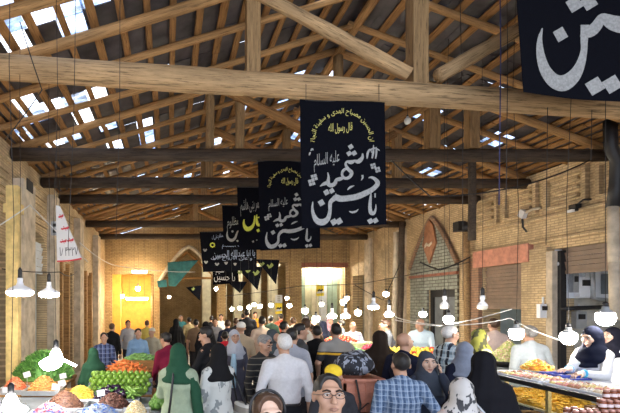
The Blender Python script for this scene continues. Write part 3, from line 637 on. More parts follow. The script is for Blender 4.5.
tube_lamp(139.5, 272, 19.6, .62, 'short warm tube light over the orange lit shop opening'); tube_lamp(137, 299, 20.9, 1.0, 'long white tube light inside the orange lit shop')
# loose cables
def cable(pts, label, mat='wire', r=.009, sag=.15, name='cable'):
    P3 = [Vector(p) for p in pts]; out = []
    for a, b in zip(P3[:-1], P3[1:]):
        for t in np.linspace(0, 1, 9)[:-1]: out.append(a.lerp(b, t)-Vector((0, 0, sag*4*t*(1-t)*(b-a).length*.3)))
    out.append(P3[-1]); return tag(MB().tube(out, r, 6).build(name, M[mat], None, True), label, 'cable')
def hang(px, y0, y1, Y, label, mat='wire', r=.004, dx=0):
    a, b = P(px, y0, Y), P(px+dx, y1, Y); a.z = zroof(a.x)+.1; return cable([a, a.lerp(b, .5)+Vector((.02, 0, 0)), b], label, mat, r, 0)
cable([P(20, 22, 5.2), P(42, 90, 5.0), P(5, 140, 5.4)], 'black cable crossing the pale log close to its thick end', r=.007, sag=.05)
hang(76, -40, 250, 5.1, 'long black cable passing the pale log near the bright roof gap', dx=-8)
hang(120, -40, 240, 5.2, 'long black cable dropping in front of the beams, clear of the banners', dx=-4)
cable([P(384, 152, 8.36), P(430, 196, 8.0), P(520, 186, 8.1), P(590, 160, 8.2)], 'sagging black cable swung across the brick wall below the beams', r=.012, sag=.1)
hang(499, 60, 205, 5.2, 'thin blue cord hanging past the pale log', 'bluecord', .006); hang(506, 80, 210, 5.3, 'black cord hanging beside the thin blue one')
hang(459, 60, 300, 5.8, 'thin black cable dropping before the arched niche', dx=4); hang(546, 100, 245, 5.6, 'thin cable dropping across the blind brick panels'); hang(591, 100, 160, 5.6, 'short thin cable below the huge close banner')
cable([P(395, 317, 8.2), P(455, 325, 7), P(510, 318, 6.5), P(560, 340, 5.8)], 'white flex looping between the bulbs over the counter', 'wwire', .008, .12)
cable([P(395, 320, 8.4), P(440, 326, 7.6), P(512, 309, 6.6)], 'second white flex running past the dark doorway', 'wwire', .008, .06)
cable([P(0, 225, 7), P(30, 205, 7.5), P(88, 262, 9)], 'grey flex sloping along the wall beside the cloth sign', 'wwire', .01, .02)
cable([P(80, 243, 9), P(118, 266, 15), P(195, 272, 18)], 'pale cable running towards the orange lit shop', 'wwire', .012, .05)
cable([(XL, 7.9, 2.7), P(60, 272, 8.6), (XL, 14.5, 3.2)], 'dark cable strung behind the cloth sign', r=.01, sag=.08)
cable([P(225, 296, 15), P(300, 286, 13), P(365, 283, 12), P(470, 262, 11)], 'dark cable strung low across the hall ahead of the far shopfront', r=.01, sag=.03)
cable([P(355, 285, 15), P(383, 300, 14), P(401, 262, 14.55)], 'dark cable drooping beside the plaster pier', r=.012, sag=.05)
cable([P(420, 262, 12), P(440, 270, 12), P(470, 257, 12)], 'thick dark cable sagging across the arched niche', r=.02, sag=.1)
# wall poles and pipes on the brick side
def pole(px, y0, y1, Y, r, mat, label, name='wooden_pole', lean=0, cat='pole'):
    a, b = P(px, y0, Y), P(px+lean, y1, Y); k = 8; pts = [a.lerp(b, i/k)+Vector((random.uniform(-.015, .015),)*1+(0, 0)) if 0 < i < k else a.lerp(b, i/k) for i in range(k+1)]
    return tag(MB().tube(pts, r, 10).build(name, M[mat], None, True), label, cat)
def floor_py(Y): return 303+2.1*450/Y
pole(466, 232, floor_py(12.2), 12.2, .085, 'post', 'pale wooden pole standing at the edge of the arched niche', lean=2)
o = thing('floodlight', 'black floodlight fixed on top of the pale wooden pole', 'floodlight', P(465.5, 228.5, 12.2)); MB().lathe([(.02, -.1), (.2, -.04), (.16, .12), (.05, .18)], n=12).build('head', M['black'], o, True); MB().box((.0, .04, -.06), (.05, .06, .14)).build('bracket', M['black'], o); MB().box((-.17, 0, .05), (.2, .24, .26)).build('ballast', M['black'], o)
pole(370, 238, floor_py(17.6), 17.6, .07, 'plaster', 'slender pale pole before the far brick corner')
pole(402, 222, floor_py(14.6), 14.6, .09, 'beam_dark', 'dark weathered pole between the tan wall and grey niche', lean=-3)
pole(396, 232, floor_py(14.9), 14.9, .085, 'plaster', 'whitish crooked pole beside the dark weathered one', lean=-2)
pole(472, 112, 240, 8.5, .07, 'beam_dark', 'dark timber prop hanging down from the dark beam', 'timber_prop')
o = thing('stove_pipe', 'grey stove pipe with a black elbow at the wall corner', 'pipe'); MB().tube([P(613, 205, 8.0), P(614, 262, 8.0)], .085, 12).tube([P(614, 262, 8.0), P(615, 320, 8.0)], .08, 12).build('pipe', M['plaster'], o, True)
MB().tube([P(610, 120, 7.9), P(611, 148, 7.9), P(617, 160, 7.95), P(616, 185, 8.0), P(613, 207, 8.0)], .1, 12).build('elbow', M['black'], o, True)
def wallbox(px, py, w, h, Y, mat, label, name, d=.12, cat=None):
    p = P(px, py, Y); o = thing(name, label, cat or name.replace('_', ' '), p); MB().box((0, 0, 0), (w, d, h)).build('case', M[mat], o)
    MB().box((0, -d/2-.01, h*.2), (w*.6, .02, h*.3)).build('dial', M['black'], o); MB().tube([(0, 0, h/2), (0, 0, h/2+.15)], .02, 6).build('inlet', M['pipe'], o); return o
X2 = 9.5
def YX(px, X): return X*450/(px-170)
MB0 = MB(); MB0.b2((8.22, 9.58, 2.2), (9.58, 9.62, 3.24)); S('wall_white_board', MB0, M['white'])
wallbox(584, 287, .3, .42, 9.5, 'white', 'white gas meter on the board behind the counter', 'gas_meter'); wallbox(574, 283, .12, .4, 9.5, 'pipe', 'grey regulator beside the white gas meter', 'gas_regulator', .1)
wallbox(612, 284, .35, .42, 9.48, 'door', 'dark fuse box at the edge of the white board', 'fuse_box'); wallbox(579, 320, .22, .36, 9.55, 'pipe', 'small grey box below the gas meter', 'junction_box'); wallbox(543, 311, .2, .3, YX(543, 8.03), 'white', 'small pale switch box on the brick pier', 'switch_box', .1)
for pts, lb in (([P(557, 264, 9.5), P(574, 263, 9.5), P(574, 268, 9.5)], 'grey pipe turning along the top of the white board'), ([P(592, 258, 9.42), P(593, 298, 9.42), P(606, 300, 9.42)], 'grey pipe running down beside the gas meter'),
               ([P(560, 270, 9.5), P(560, 330, 9.5)], 'grey upright pipe at the edge of the shop opening'), ([P(562, 309, 9.4), P(580, 308, 9.4), P(608, 307, 9.4)], 'dark pipe crossing below the white board')):
    tag(MB().tube(pts, .045, 10).build('gas_pipe', M['black' if 'dark' in lb else 'pipe'], None, True), lb, 'pipe')
o = thing('wall_spotlight', 'black spotlight with bracket high on the blind brick panels', 'spotlight', P(575, 208, YX(575, 8.1))); MB().box((0, 0, 0), (.12, .16, .14)).build('head', M['black'], o); MB().tube([(0, -.03, .05), (-.02, -.2, .12), (.1, -.24, .12)], .018, 6).build('bracket', M['black'], o); MB().box((-.08, 0, -.06), (.06, .12, .05)).build('visor', M['paper'], o)
o = thing('wall_spotlight', 'pale square spotlight on a bent bracket above the rusty pink lintel', 'spotlight', P(523, 214, YX(523, 8.08))); MB().box((0, 0, 0), (.1, .16, .16), Matrix.Rotation(.6, 3, 'X')).build('head', M['paper'], o); MB().tube([(0, 0, 0), (0, -.25, .05), (.08, -.4, .05)], .03, 6).build('bracket', M['plaster'], o); MB().tube([(0, .02, -.1), (0, .0, -.3), (.05, -.05, -.42)], .022, 6).build('flex', M['black'], o)
o = thing('security_camera', 'black dome camera hanging in front of the white board', 'camera', P(605, 262, 8.85)); MB().lathe([(.0, -.1), (.1, -.06), (.14, 0), (.14, .04)], n=14).build('dome', M['black'], o, True); MB().tube([(0, 0, .04), (0, 0, .34)], .02, 6).build('stem', M['wire'], o)
o = thing('junction_box', 'grey double socket box fixed beside the cloth sign', 'socket box', P(55, 228.5, 8.9)); MB().box((0, 0, 0), (.14, .08, .27)).build('case', M['pipe'], o); MB().box((0, -.045, .06), (.06, .01, .06)).build('socket', M['black'], o); MB().box((0, -.045, -.06), (.06, .01, .06)).build('socket', M['black'], o)

for px, py, Y, L, lb in ((322, 270.5, 21.2, 1.4, 'long tube light over the panelled bay beyond the yellow notice'), (244, 241.5, 25.5, 2.2, 'added unseen tube light far down the passage before the pale piers'), (275, 242, 25.8, 1.8, 'second added unseen tube light in the passage, further along the pale piers'), (196, 240.5, 24.8, 1.2, 'added unseen tube light behind the pointed arch')):  # all but the first are unseen tubes, added to brighten the far passage
    p = P(px, py, Y); o = thing('tube_lamp', lb, 'tube light', p); MB().tube([(-L/2, 0, 0), (L/2, 0, 0)], .045, 10).build('tube', GD, o, True); MB().box((0, 0, .06), (L+.06, .08, .04)).build('fitting', WHITE, o); MB().tube([(-L*.4, 0, .08), (-L*.4, 0, (3.8 if Y < 21.2 else 6.25)-p.z)], .006, 5).tube([(L*.4, 0, .08), (L*.4, 0, (3.8 if Y < 21.2 else 6.25)-p.z)], .006, 5).build('suspension', M['wire'], o)
# ---------------- market stalls and goods ----------------
WOODT = M['plank']
def table(name, label, x0, x1, y0, y1, z, mat=None, skirt=None):
    o = thing(name, label, 'stall', ((x0+x1)/2, (y0+y1)/2, 0)); w, d = x1-x0, y1-y0; mt = mat or WOODT
    MB().b2((-w/2, -d/2, z-.04), (w/2, d/2, z)).build('table_top', mt, o)
    for sx in (-1, 1):
        for sy in (-1, 1): MB().box((sx*(w/2-.05), sy*(d/2-.05), (z-.04)/2), (.06, .06, z-.04)).build('leg', mt, o)
    if skirt: MB().b2((-w/2+.02, -d/2+.02, .25), (w/2-.02, -d/2+.03, z-.04)).build('front_cloth', skirt, o)
    return o
GZ = .84
table('display_table', 'long dark display table under the trays of dried goods', -2.40, -.26, 4.55, 6.02, GZ, M['door'], cloth((.25, .3, .2)))
table('display_table', 'raised wooden bench under the heaped limes', -2.40, -.2, 6.06, 6.55, .86)
table('display_table', 'tall wooden table under the green herbs', -2.40, -1.52, 6.62, 7.35, .93)
table('display_table', 'wooden table under the carrot heap', -1.08, -.32, 6.85, 7.5, .94)
table('display_table', 'wooden table under the green pepper crate', -.95, -.1, 7.6, 8.35, .98)
def tray(px, py, Y, z, w, d, label, mat='steel'):
    p = P(px, py, Y); o = thing('metal_tray', label, 'tray', (p.x, Y, z)); t = .012; h = .06
    mb = MB().b2((-w/2, -d/2, 0), (w/2, d/2, t))
    for a, b in (((-w/2-t, -d/2-t, 0), (w/2+t, -d/2, h)), ((-w/2-t, d/2, 0), (w/2+t, d/2+t, h)), ((-w/2-t, -d/2, 0), (-w/2, d/2, h)), ((w/2, -d/2, 0), (w/2+t, d/2, h))): mb.b2(a, b)
    mb.build('pan', M[mat], o); mb = MB(); mb.tube([(-w/2-.014, -d/2-.014, h), (w/2+.014, -d/2-.014, h), (w/2+.014, d/2+.014, h), (-w/2-.014, d/2+.014, h), (-w/2-.014, -d/2-.014, h)], .008, 6); mb.build('rim', M[mat], o); return Vector((p.x, Y, z+t))
def mound(x, y, rx, ry, h, p=1.3): t = min(1, math.hypot(x/rx, y/ry)); return h*(1-t**p)
def pile(name, label, cat, c, rx, ry, h, n, size, mats, shape='ell', base=.02, pw=1.75):
    """loose goods nobody could count, heaped over a core of the same goods"""
    mb = MB(); k = 18; R_ = 6
    vs = [(0, 0, h+base)]+[(rx*r/R_*math.cos(2*PI*j/k), ry*r/R_*math.sin(2*PI*j/k), base+mound(rx*r/R_, 0, rx, ry, h, pw)) for r in range(1, R_+1) for j in range(k)]+[(rx*math.cos(2*PI*j/k), ry*math.sin(2*PI*j/k), 0.002) for j in range(k)]
    fs = [(0, 1+j, 1+(j+1) % k) for j in range(k)]+[(1+r*k+j, 1+(r+1)*k+j, 1+(r+1)*k+(j+1) % k, 1+r*k+(j+1) % k) for r in range(R_) for j in range(k)]+[tuple(1+R_*k+j for j in range(k-1, -1, -1))]
    mb.add(vs, fs, 0)
    for _ in range(n):
        a, r = random.uniform(0, 2*PI), math.sqrt(random.random())*.99; x, y = rx*r*math.cos(a), ry*r*math.sin(a); z = base+mound(x, y, rx, ry, h, pw)+random.uniform(-.2, .5)*size
        Rm = Matrix.Rotation(random.uniform(0, PI), 3, 'Z') @ Matrix.Rotation(random.uniform(-.7, .7), 3, 'X'); mi = random.randrange(len(mats)); s = size*random.uniform(.75, 1.25)
        if shape == 'ell': mb.ell((x, y, z), (s, s*.7, s*.55), 6, 4, Rm, mi)
        elif shape == 'candy': mb.box((x, y, z), (s*1.7, s, s*.8), Rm, mi); mb.prism([(-s*1.6, -s*.6), (-s*.8, 0), (-s*1.6, s*.6)], .003, Vector((x, y, z)), Rm @ Vector((1, 0, 0)), Rm @ Vector((0, 1, 0)), mi); mb.prism([(s*1.6, s*.6), (s*.8, 0), (s*1.6, -s*.6)], .003, Vector((x, y, z)), Rm @ Vector((1, 0, 0)), Rm @ Vector((0, 1, 0)), mi)
        elif shape == 'leaf':
            d = Vector((math.cos(a)*random.uniform(0, 1), math.sin(a)*random.random(), random.uniform(.2, 1))).normalized()*s*2.4; b = Vector((-d.y, d.x, .1)).normalized()*s*.35; q = Vector((x, y, z)); mb.add([q, q+d*.5+b, q+d, q+d*.5-b, q+d*.5+Vector((0, 0, .004))], [(0, 1, 4), (1, 2, 4), (2, 3, 4), (3, 0, 4)], mi)
        elif shape == 'curl': mb.tube([Vector((x, y, z))+Rm @ Vector((s*math.cos(q), s*math.sin(q), .1*s*math.sin(2*q))) for q in np.linspace(0, 2*PI*.93, 9)], s*.26, 5, mi)
    o = mb.build(name, mats, None, shape != 'candy'); o.location = c; return tag(o, label, cat, None, 'stuff')
pp = lambda c, r=.6, v=.2: plain('goods', c, r, v, 25)
ORG, RED1, YEL = [pp((.62, .30, .07)), pp((.72, .40, .12)), pp((.50, .2, .05))], [pp((.6, .16, .06)), pp((.5, .11, .04))], [pp((.82, .50, .05)), pp((.9, .62, .12))]
BRN, DAT = [pp((.13, .055, .03)), pp((.2, .09, .045)), pp((.08, .03, .02))], [pp((.10, .04, .025)), pp((.16, .06, .04))]
CRED, CBLU = [pp((.45, .42, .45)), pp((.5, .04, .07)), pp((.07, .12, .42)), pp((.5, .46, .46)), pp((.5, .22, .28))], [pp((.42, .46, .54)), pp((.06, .14, .5)), pp((.2, .32, .6)), pp((.46, .48, .52))]
GRN = [pp((.10, .26, .05), .6, .4), pp((.16, .36, .07), .6, .4), pp((.06, .17, .04), .6, .4)]; NUT = [pp((.75, .60, .34)), pp((.82, .72, .5)), pp((.66, .48, .24))]
TR = [('orange apricots', 44, 383, 6.2, .86, .47, .36, ORG, 'orange dried apricots heaped in the tray nearest the herbs', 'dried fruit', 'dried_apricots', .2, 420, .016, 'ell'),
      ('reddish dried fruit', 15, 386, 6.25, .86, .36, .34, RED1, 'reddish dried fruit heaped in the tray beside the yellowed post', 'dried fruit', 'dried_plums', .17, 260, .016, 'ell'),
      ('yellow dried fruit', 81, 391, 5.76, GZ, .47, .36, YEL, 'bright yellow dried fruit heaped on a tray', 'dried fruit', 'golden_raisins', .17, 420, .013, 'ell'),
      ('dark raisins', 65, 401, 5.32, GZ, .48, .40, BRN, 'dark brown raisins heaped in the tray ahead of the yellow fruit', 'raisins', 'raisins', .19, 600, .011, 'ell'),
      ('dates', 113, 399, 5.27, GZ, .46, .38, DAT, 'blackish brown dates heaped between the raisins and the nuts', 'dates', 'dates', .17, 380, .016, 'ell'),
      ('red and white sweets', 50, 406, 4.86, GZ, .46, .34, CRED, 'red, white and blue wrapped sweets heaped by the near lamp', 'sweets', 'wrapped_sweets', .14, 260, .015, 'candy'),
      ('blue and white sweets', 99, 408, 4.82, GZ, .52, .34, CBLU, 'blue and white wrapped sweets heaped at the table front', 'sweets', 'wrapped_sweets', .14, 300, .015, 'candy'),
      ('pale nuts', 136, 404, 4.95, GZ, .28, .34, NUT, 'pale yellow nuts heaped at the aisle end of the table', 'nuts', 'nuts', .15, 320, .014, 'ell')]
for nm, px, py, Y, z, w, d, mats, lb, cat, name, h, n, sz, shp in TR:
    c = tray(px, py, Y, z, w, d, 'shallow steel tray holding the '+nm); pile(name, lb, cat, c, w/2-.015, d/2-.015, h, n, sz, mats, shp)
pile('herbs', 'great heap of fresh green herbs behind the dried fruit', 'herbs', (-1.96, 6.98, .93), .44, .34, .36, 2200, .032, GRN, 'leaf', .03, 1.6)
def card(px, py, Y, label, z=None):
    p = P(px, py, Y); o = thing('price_card', label, 'price card', p); MB().box((0, 0, 0), (.1, .006, .075), Matrix.Rotation(random.uniform(-.3, .3), 3, 'Y')).build('card', M['paper'], o); MB().tube([(0, .006, 0), (0, .006, -.16)], .004, 5).build('stick', M['pipe'], o)
card(27, 374.5, 6.3, 'white price card beside the orange dried apricots'); card(62, 383, 5.98, 'white price card behind the bright yellow dried fruit, tilted'); card(56, 387, 5.5, 'white price card standing in the dark raisins')
card(101, 393, 5.42, 'white price card standing in the blackish dates'); card(63, 376, 6.5, 'white price card in front of the herb heap'); card(6, 390, 6.05, 'white price card in the reddish dried fruit')
# countable produce
def lime0():
    o = thing('lime', 'round green lime in the stacked heap beside the carrots', 'lime', (0, 0, -5), 0, 'limes heaped on the bench'); MB().ell((0, 0, 0), (.036, .036, .041), 12, 8).build('fruit', LIME, o, True); MB().lathe([(.008, .038), (.006, .046)], n=6).build('stem_end', pp((.3, .35, .1)), o); return o
LIME = pp((.17, .31, .035), .35, .35); lm = lime0(); x0 = P(92, 380, 6.3).x; first = True
MB_ = MB(); xa, xb = P(90, 380, 6.3).x-.02, P(150, 380, 6.3).x+.03
o = thing('display_riser', 'stepped dark crate under the stacked limes', 'crate', ((xa+xb)/2, 6.3, .86)); 
for k in range(4): MB().b2((-(xb-xa)/2, -.21+.1*k, 0), ((xb-xa)/2, -.11+.1*k, .03+.045*k)).build('step', M['door'], o)
for row in range(5):
    for i in range(11):
        for lay in range(1):
            x = xa+.04+(xb-xa-.08)*(i+.5*(row % 2)*.9)/10.5; y = 6.13+.085*row; z = .86+.03+.045*min(row, 3)+.04+(.02 if row == 4 else 0)
            dup(lm, (x, y, z), (random.uniform(-.6, .6), random.uniform(-.6, .6), random.uniform(0, 6)), None, None, random.uniform(.94, 1.06)) if not first else (setattr(lm, 'location', (x, y, z)))
            first = False
for row in range(3):
    for i in range(9):
        dup(lm, (xa+.1+(xb-xa-.2)*i/8.5+.03*(row % 2), 6.20+.09*row, .86+.03+.045*min(row+.7, 3)+.095), (random.random(), random.random(), random.uniform(0, 6)), None, None, random.uniform(.94, 1.04))
def carrot0():
    o = thing('carrot', 'orange carrot in the heap behind the limes', 'carrot', (0, 0, -5), 0, 'carrots in the heap'); MB().tube([(-.085, 0, 0), (-.05, .002, 0), (.02, .004, 0), (.085, 0, 0), (.1, 0, 0)], [.013, .0195, .016, .008, .002], 8).build('root', pp((.72, .20, .045), .5, .2), o, True); MB().tube([(-.085, 0, 0), (-.1, .004, .003)], [.006, .003], 5).build('stem_end', GRN[1], o); return o
cr = carrot0(); cc = Vector((P(125, 366, 7.15).x, 7.15, .94))
o = thing('display_riser', 'sloping wooden riser under the carrots', 'crate', cc); mb = MB(); k = 16
mb.add([(.36*math.cos(2*PI*j/k), .28*math.sin(2*PI*j/k), 0) for j in range(k)]+[(.30*math.cos(2*PI*j/k), .23*math.sin(2*PI*j/k), .08) for j in range(k)]+[(.1*math.cos(2*PI*j/k), .08*math.sin(2*PI*j/k), .19) for j in range(k)], [tuple(range(k-1, -1, -1)), tuple(range(2*k, 3*k))]+[(r*k+j, r*k+(j+1) % k, (r+1)*k+(j+1) % k, (r+1)*k+j) for r in (0, 1) for j in range(k)]); mb.build('frame', WOODT, o)
for i in range(96):
    a, r = i*2.39996, math.sqrt((i+.5)/96); x, y = .36*r*math.cos(a), .27*r*math.sin(a); z = .205*(1-r**1.5)+.03+random.uniform(0, .012)
    q = (cc.x+x, cc.y+y, cc.z+z); ro = (0, random.uniform(-.3, .3)+.45*r*math.cos(a), random.uniform(0, 2*PI))
    if i == 0: cr.location = q; cr.rotation_euler = ro
    else: dup(cr, q, ro, None, None, random.uniform(.85, 1.15))
def veg(name, label, cat, group, parts, spots, mats):
    o = thing(name, label, cat, (0, 0, -5), 0, group)
    for (pn, fn), m in zip(parts, mats): b = MB(); fn(b); b.build(pn, m, o, True)
    for i, (q, ro) in enumerate(spots):
        if i == 0: o.location = q; o.rotation_euler = ro
        else: dup(o, q, ro, None, None, random.uniform(.88, 1.1))
def heap(cx, cy, z, rx, ry, h, n, r): return [((cx+rx*math.sqrt((i+.5)/n)*math.cos(i*2.39996), cy+ry*math.sqrt((i+.5)/n)*math.sin(i*2.39996), z+r+h*(1-math.sqrt((i+.5)/n)**1.4)), (random.uniform(-.4, .4), random.uniform(-.4, .4), random.uniform(0, 2*PI))) for i in range(n)]
EGG = pp((.022, .008, .03), .18, .3)
c = tray(115, 389, 5.77, GZ, .62, .32, 'shallow dark tray holding the eggplants', 'door')
egs = heap(c.x-.04, c.y, c.z, .24, .12, .14, 34, .035)
veg('eggplant', 'glossy dark eggplant in the tray between limes and dates', 'eggplant', 'eggplants in the dark tray', [('fruit', lambda b: b.tube([(-.09, 0, 0), (-.075, 0, 0), (-.04, 0, .0), (.02, 0, 0), (.06, 0, 0), (.075, 0, 0)], [.008, .028, .036, .03, .018, .004], 10)), ('calyx', lambda b: b.tube([(.06, 0, 0), (.078, 0, 0), (.1, .004, .006)], [.021, .012, .006], 7))], egs, [EGG, GRN[0]])
veg('courgette', 'slim green courgette lying beside the glossy eggplants', 'courgette', 'courgettes beside the eggplants', [('fruit', lambda b: b.tube([(-.09, 0, 0), (-.08, 0, 0), (0, .006, 0), (.08, 0, 0), (.09, 0, 0)], [.006, .017, .019, .017, .006], 9)), ('stem', lambda b: b.tube([(.088, 0, 0), (.108, .004, 0)], [.008, .006], 6))], heap(c.x+.24, c.y+.0, c.z+.05, .08, .11, .08, 16, .02), [pp((.16, .3, .05), .4), GRN[1]])
pc_ = P(141, 358, 7.95); o = thing('crate', 'open slatted crate holding the green peppers', 'crate', (pc_.x, 7.95, .98)); 
for sy in (-1, 1): MB().b2((-.3, sy*.25-.01, 0), (.3, sy*.25+.01, .14)).build('side_panel', WOODT, o)
for sx in (-1, 1): MB().b2((sx*.3-.01, -.25, 0), (sx*.3+.01, .25, .14)).build('end_panel', WOODT, o)
MB().b2((-.3, -.25, 0), (.3, .25, .02)).build('bottom', WOODT, o); MB().b2((-.28, -.23, .02), (.28, .23, .12)).build('liner', M['greendoor'], o)
veg('green_pepper', 'light green pepper in the slatted crate behind the carrots', 'pepper', 'green peppers in the crate', [('fruit', lambda b: b.tube([(-.05, 0, 0), (-.045, 0, 0), (-.01, .006, 0), (.04, 0, .004), (.06, .004, .008)], [.006, .022, .024, .015, .003], 9)), ('stem', lambda b: b.tube([(-.05, 0, 0), (-.075, .006, .006)], [.006, .005], 6))], heap(pc_.x, 7.95, 1.10, .26, .21, .08, 60, .022), [pp((.22, .42, .12), .35), GRN[1]])
# floor crate of round green fruit
pg = P(161, 394, 5.5); o = thing('crate', 'tall stacked crate under the round dark green fruit', 'crate', (pg.x, 5.5, 0))
for k in range(2): MB().b2((-.15, -.2, .41*k), (.15, .2, .41*k+.40)).build('box', M['door'], o)
veg('green_guava', 'round dark green fruit on the tall crate at the aisle', 'fruit', 'round green fruit on the tall crate', [('fruit', lambda b: b.ell((0, 0, 0), (.043, .043, .046), 12, 8)), ('stem', lambda b: b.tube([(0, 0, .044), (.003, 0, .06)], [.006, .004], 5))], heap(pg.x, 5.5, .81, .12, .16, .15, 34, .045), [pp((.10, .22, .035), .4, .3), GRN[0]])
# --- fruit stalls across the aisle ---
o = thing('fruit_stand', 'sloping stand carrying the bright yellow fruit', 'stall', (4.72, 8.3, 0)); mb = MB(); mb.add([(-.62, -.7, 0), (.62, -.7, 0), (.62, .6, 0), (-.62, .6, 0), (-.62, -.7, .80), (.62, -.7, .80), (.62, .6, 1.2), (-.62, .6, 1.2)], [(3, 2, 1, 0), (4, 5, 6, 7), (0, 1, 5, 4), (1, 2, 6, 5), (2, 3, 7, 6), (3, 0, 4, 7)]); mb.build('frame', WOODT, o); MB().b2((-.64, -.73, .74), (.64, -.70, .86)).build('front_board', M['greendoor'], o)
def slope(n, rows, m, c0, x0, x1, y0, y1, z0, z1, r): return [((x0+(x1-x0)*(i+.5*(j % 2))/n, y0+(y1-y0)*j/rows, z0+(z1-z0)*j/rows+r+random.uniform(0, .015)), (random.random(), random.random(), random.uniform(0, 6))) for j in range(rows) for i in range(n)]
al = slope(13, 12, 0, 0, 4.14, 5.32, 7.64, 8.86, .81, 1.19, .046); random.shuffle(al)
veg('yellow_apple', 'yellow apple on the sloping stand before the vendor in pale blue', 'apple', 'yellow apples on the stand', [('fruit', lambda b: b.ell((0, 0, 0), (.045, .045, .041), 10, 7)), ('stem', lambda b: b.tube([(0, 0, .036), (.003, 0, .055)], .004, 5))], al[:118], [pp((.85, .62, .07), .4), M['pole']])
veg('orange', 'orange among the yellow apples on the sloping stand', 'orange', 'oranges on the stand', [('fruit', lambda b: b.ell((0, 0, 0), .045, 10, 7)), ('stem_end', lambda b: b.ell((0, 0, .043), (.007, .007, .005), 6, 4))], al[118:140], [pp((.85, .33, .03), .5), GRN[1]])
veg('tomato', 'red tomato among the yellow apples on the sloping stand', 'tomato', 'tomatoes on the stand', [('fruit', lambda b: b.ell((0, 0, 0), (.045, .045, .038), 10, 7)), ('calyx', lambda b: b.ell((0, 0, .036), (.016, .016, .005), 7, 4))], al[140:], [pp((.7, .06, .03), .3), GRN[1]])
o = thing('vegetable_stand', 'pale green fronted stand with red tomatoes before the vendor in a pale shirt', 'stall', (4.05, 10.1, 0)); MB().b2((-.62, -.5, 0), (.62, .4, 1.05)).build('body', WOODT, o); MB().b2((-.62, -.52, .86), (.62, -.50, 1.1)).build('front_board', pp((.45, .58, .3)), o)
MB().b2((-.62, 0, 1.05), (.62, .4, 1.2)).build('upper_step', pp((.45, .58, .3)), o)
veg('tomato', 'red tomato on the upper step of the pale green stand', 'tomato', 'tomatoes on the pale green stand', [('fruit', lambda b: b.ell((0, 0, 0), (.04, .04, .034), 10, 7)), ('calyx', lambda b: b.ell((0, 0, .032), (.015, .015, .005), 7, 4))], heap(3.9, 10.3, 1.2, .36, .16, .12, 50, .035), [pp((.75, .07, .04), .3), GRN[1]])
veg('cucumber', 'green cucumber on the lower step of the pale green stand', 'cucumber', 'cucumbers on the pale green stand', [('fruit', lambda b: b.tube([(-.1, 0, 0), (-.085, 0, 0), (0, .005, 0), (.085, 0, 0), (.1, 0, 0)], [.005, .02, .023, .02, .005], 9)), ('stem', lambda b: b.tube([(.098, 0, 0), (.112, 0, .003)], .005, 5))], heap(3.85, 9.85, 1.05, .32, .14, .08, 26, .025), [pp((.08, .24, .05), .4), GRN[1]])
veg('beetroot', 'pinkish red beetroot on the lower step of the pale green stand', 'beetroot', 'beetroots on the pale green stand', [('root', lambda b: b.ell((0, 0, 0), (.04, .04, .045), 10, 7)), ('stalk', lambda b: b.tube([(0, 0, .04), (.01, 0, .09)], [.008, .004], 5))], heap(4.38, 9.85, 1.05, .16, .12, .09, 18, .042), [pp((.55, .05, .12), .4), GRN[1]])
# pistachio heap
q = P(509, 362, 7.35); o = thing('pistachio_stand', 'dark stand and round tray under the pale pistachio heap', 'stall', (q.x, 7.35, 0)); MB().b2((-.3, -.3, 0), (.3, .3, q.z-.06)).build('stand', M['door'], o); MB().lathe([(.30, -.04), (.36, .02), (.36, .05), (.32, .05), (.30, .0)], (0, 0, q.z-.02), 20).build('round_tray', M['black'], o, True)
pile('pistachios', 'steep pale green and cream heap of pistachios beside the man in pale pink', 'pistachios', (q.x, 7.35, q.z-.02), .30, .30, .35, 800, .022, [pp((.62, .62, .25)), pp((.75, .7, .42)), pp((.45, .52, .16)), pp((.7, .5, .35))], 'ell', .02, 1.15)
# --- sweets counter ---
o = thing('display_counter', 'glass fronted sweets counter with a black top edge, beside the black chador', 'counter', (4.22, 4.82, 0)); CX0, CX1, CY0, CY1, CZ = -.32, .5, -.78, .98, 1.24
MB().b2((CX0, CY0, CZ-.02), (CX1, CY1, CZ)).build('top_panel', M['pipe'], o)
MB().b2((CX0-.02, CY0-.02, CZ-.045), (CX0, CY1, CZ+.005)).b2((CX0-.02, CY0-.02, CZ-.045), (CX1, CY0, CZ+.005)).build('edge_trim', M['black'], o)
gm, gt, gb = newmat('counter_glass'); gb.inputs['Base Color'].default_value = (.9, .95, .93, 1); gb.inputs['Roughness'].default_value = .03; gb.inputs['Transmission Weight'].default_value = 1; gb.inputs['IOR'].default_value = 1.08
MB().b2((CX0-.004, CY0+.02, .72), (CX0+.002, CY1-.02, CZ-.045)).build('front_glass', gm, o)
MB().b2((CX0+.03, CY0+.03, .955), (CX1-.02, CY1-.03, .97)).build('shelf', M['cream'], o); MB().b2((CX0, CY0, 0), (CX1, CY1, .72)).build('base_cabinet', WOODT, o)
for y in (CY0+.02, CY0+.62, CY0+1.2, CY1-.02): MB().box((CX0+.02, y, (CZ+.7)/2), (.035, .035, CZ-.74)).build('frame_post', pp((.6, .45, .2)), o)
MB().b2((CX0+.05, CY0+.05, CZ-.045), (CX0+.08, CY1-.05, CZ-.025)).build('added_strip_light', glow('added_case_light', (1, .9, .7), 6), o); MB().b2((CX1-.03, CY0, .72), (CX1, CY1, CZ-.04)).build('back_panel', M['white'], o)  # strip light added inside the case to brighten the pastries
pile('fried_pastries', 'long heap of golden fried pastry curls on the shelf inside the counter', 'pastries', (4.2, 4.95, .97), .24, .72, .13, 260, .036, [pp((.75, .42, .05), .35), pp((.85, .52, .09), .35)], 'curl', .015, 1.6)
SW = [pp((.75, .6, .42)), pp((.82, .76, .66)), pp((.45, .2, .1)), pp((.7, .3, .25)), pp((.8, .65, .25))]; SWL = ['tan', 'cream', 'brown', 'reddish', 'yellow']
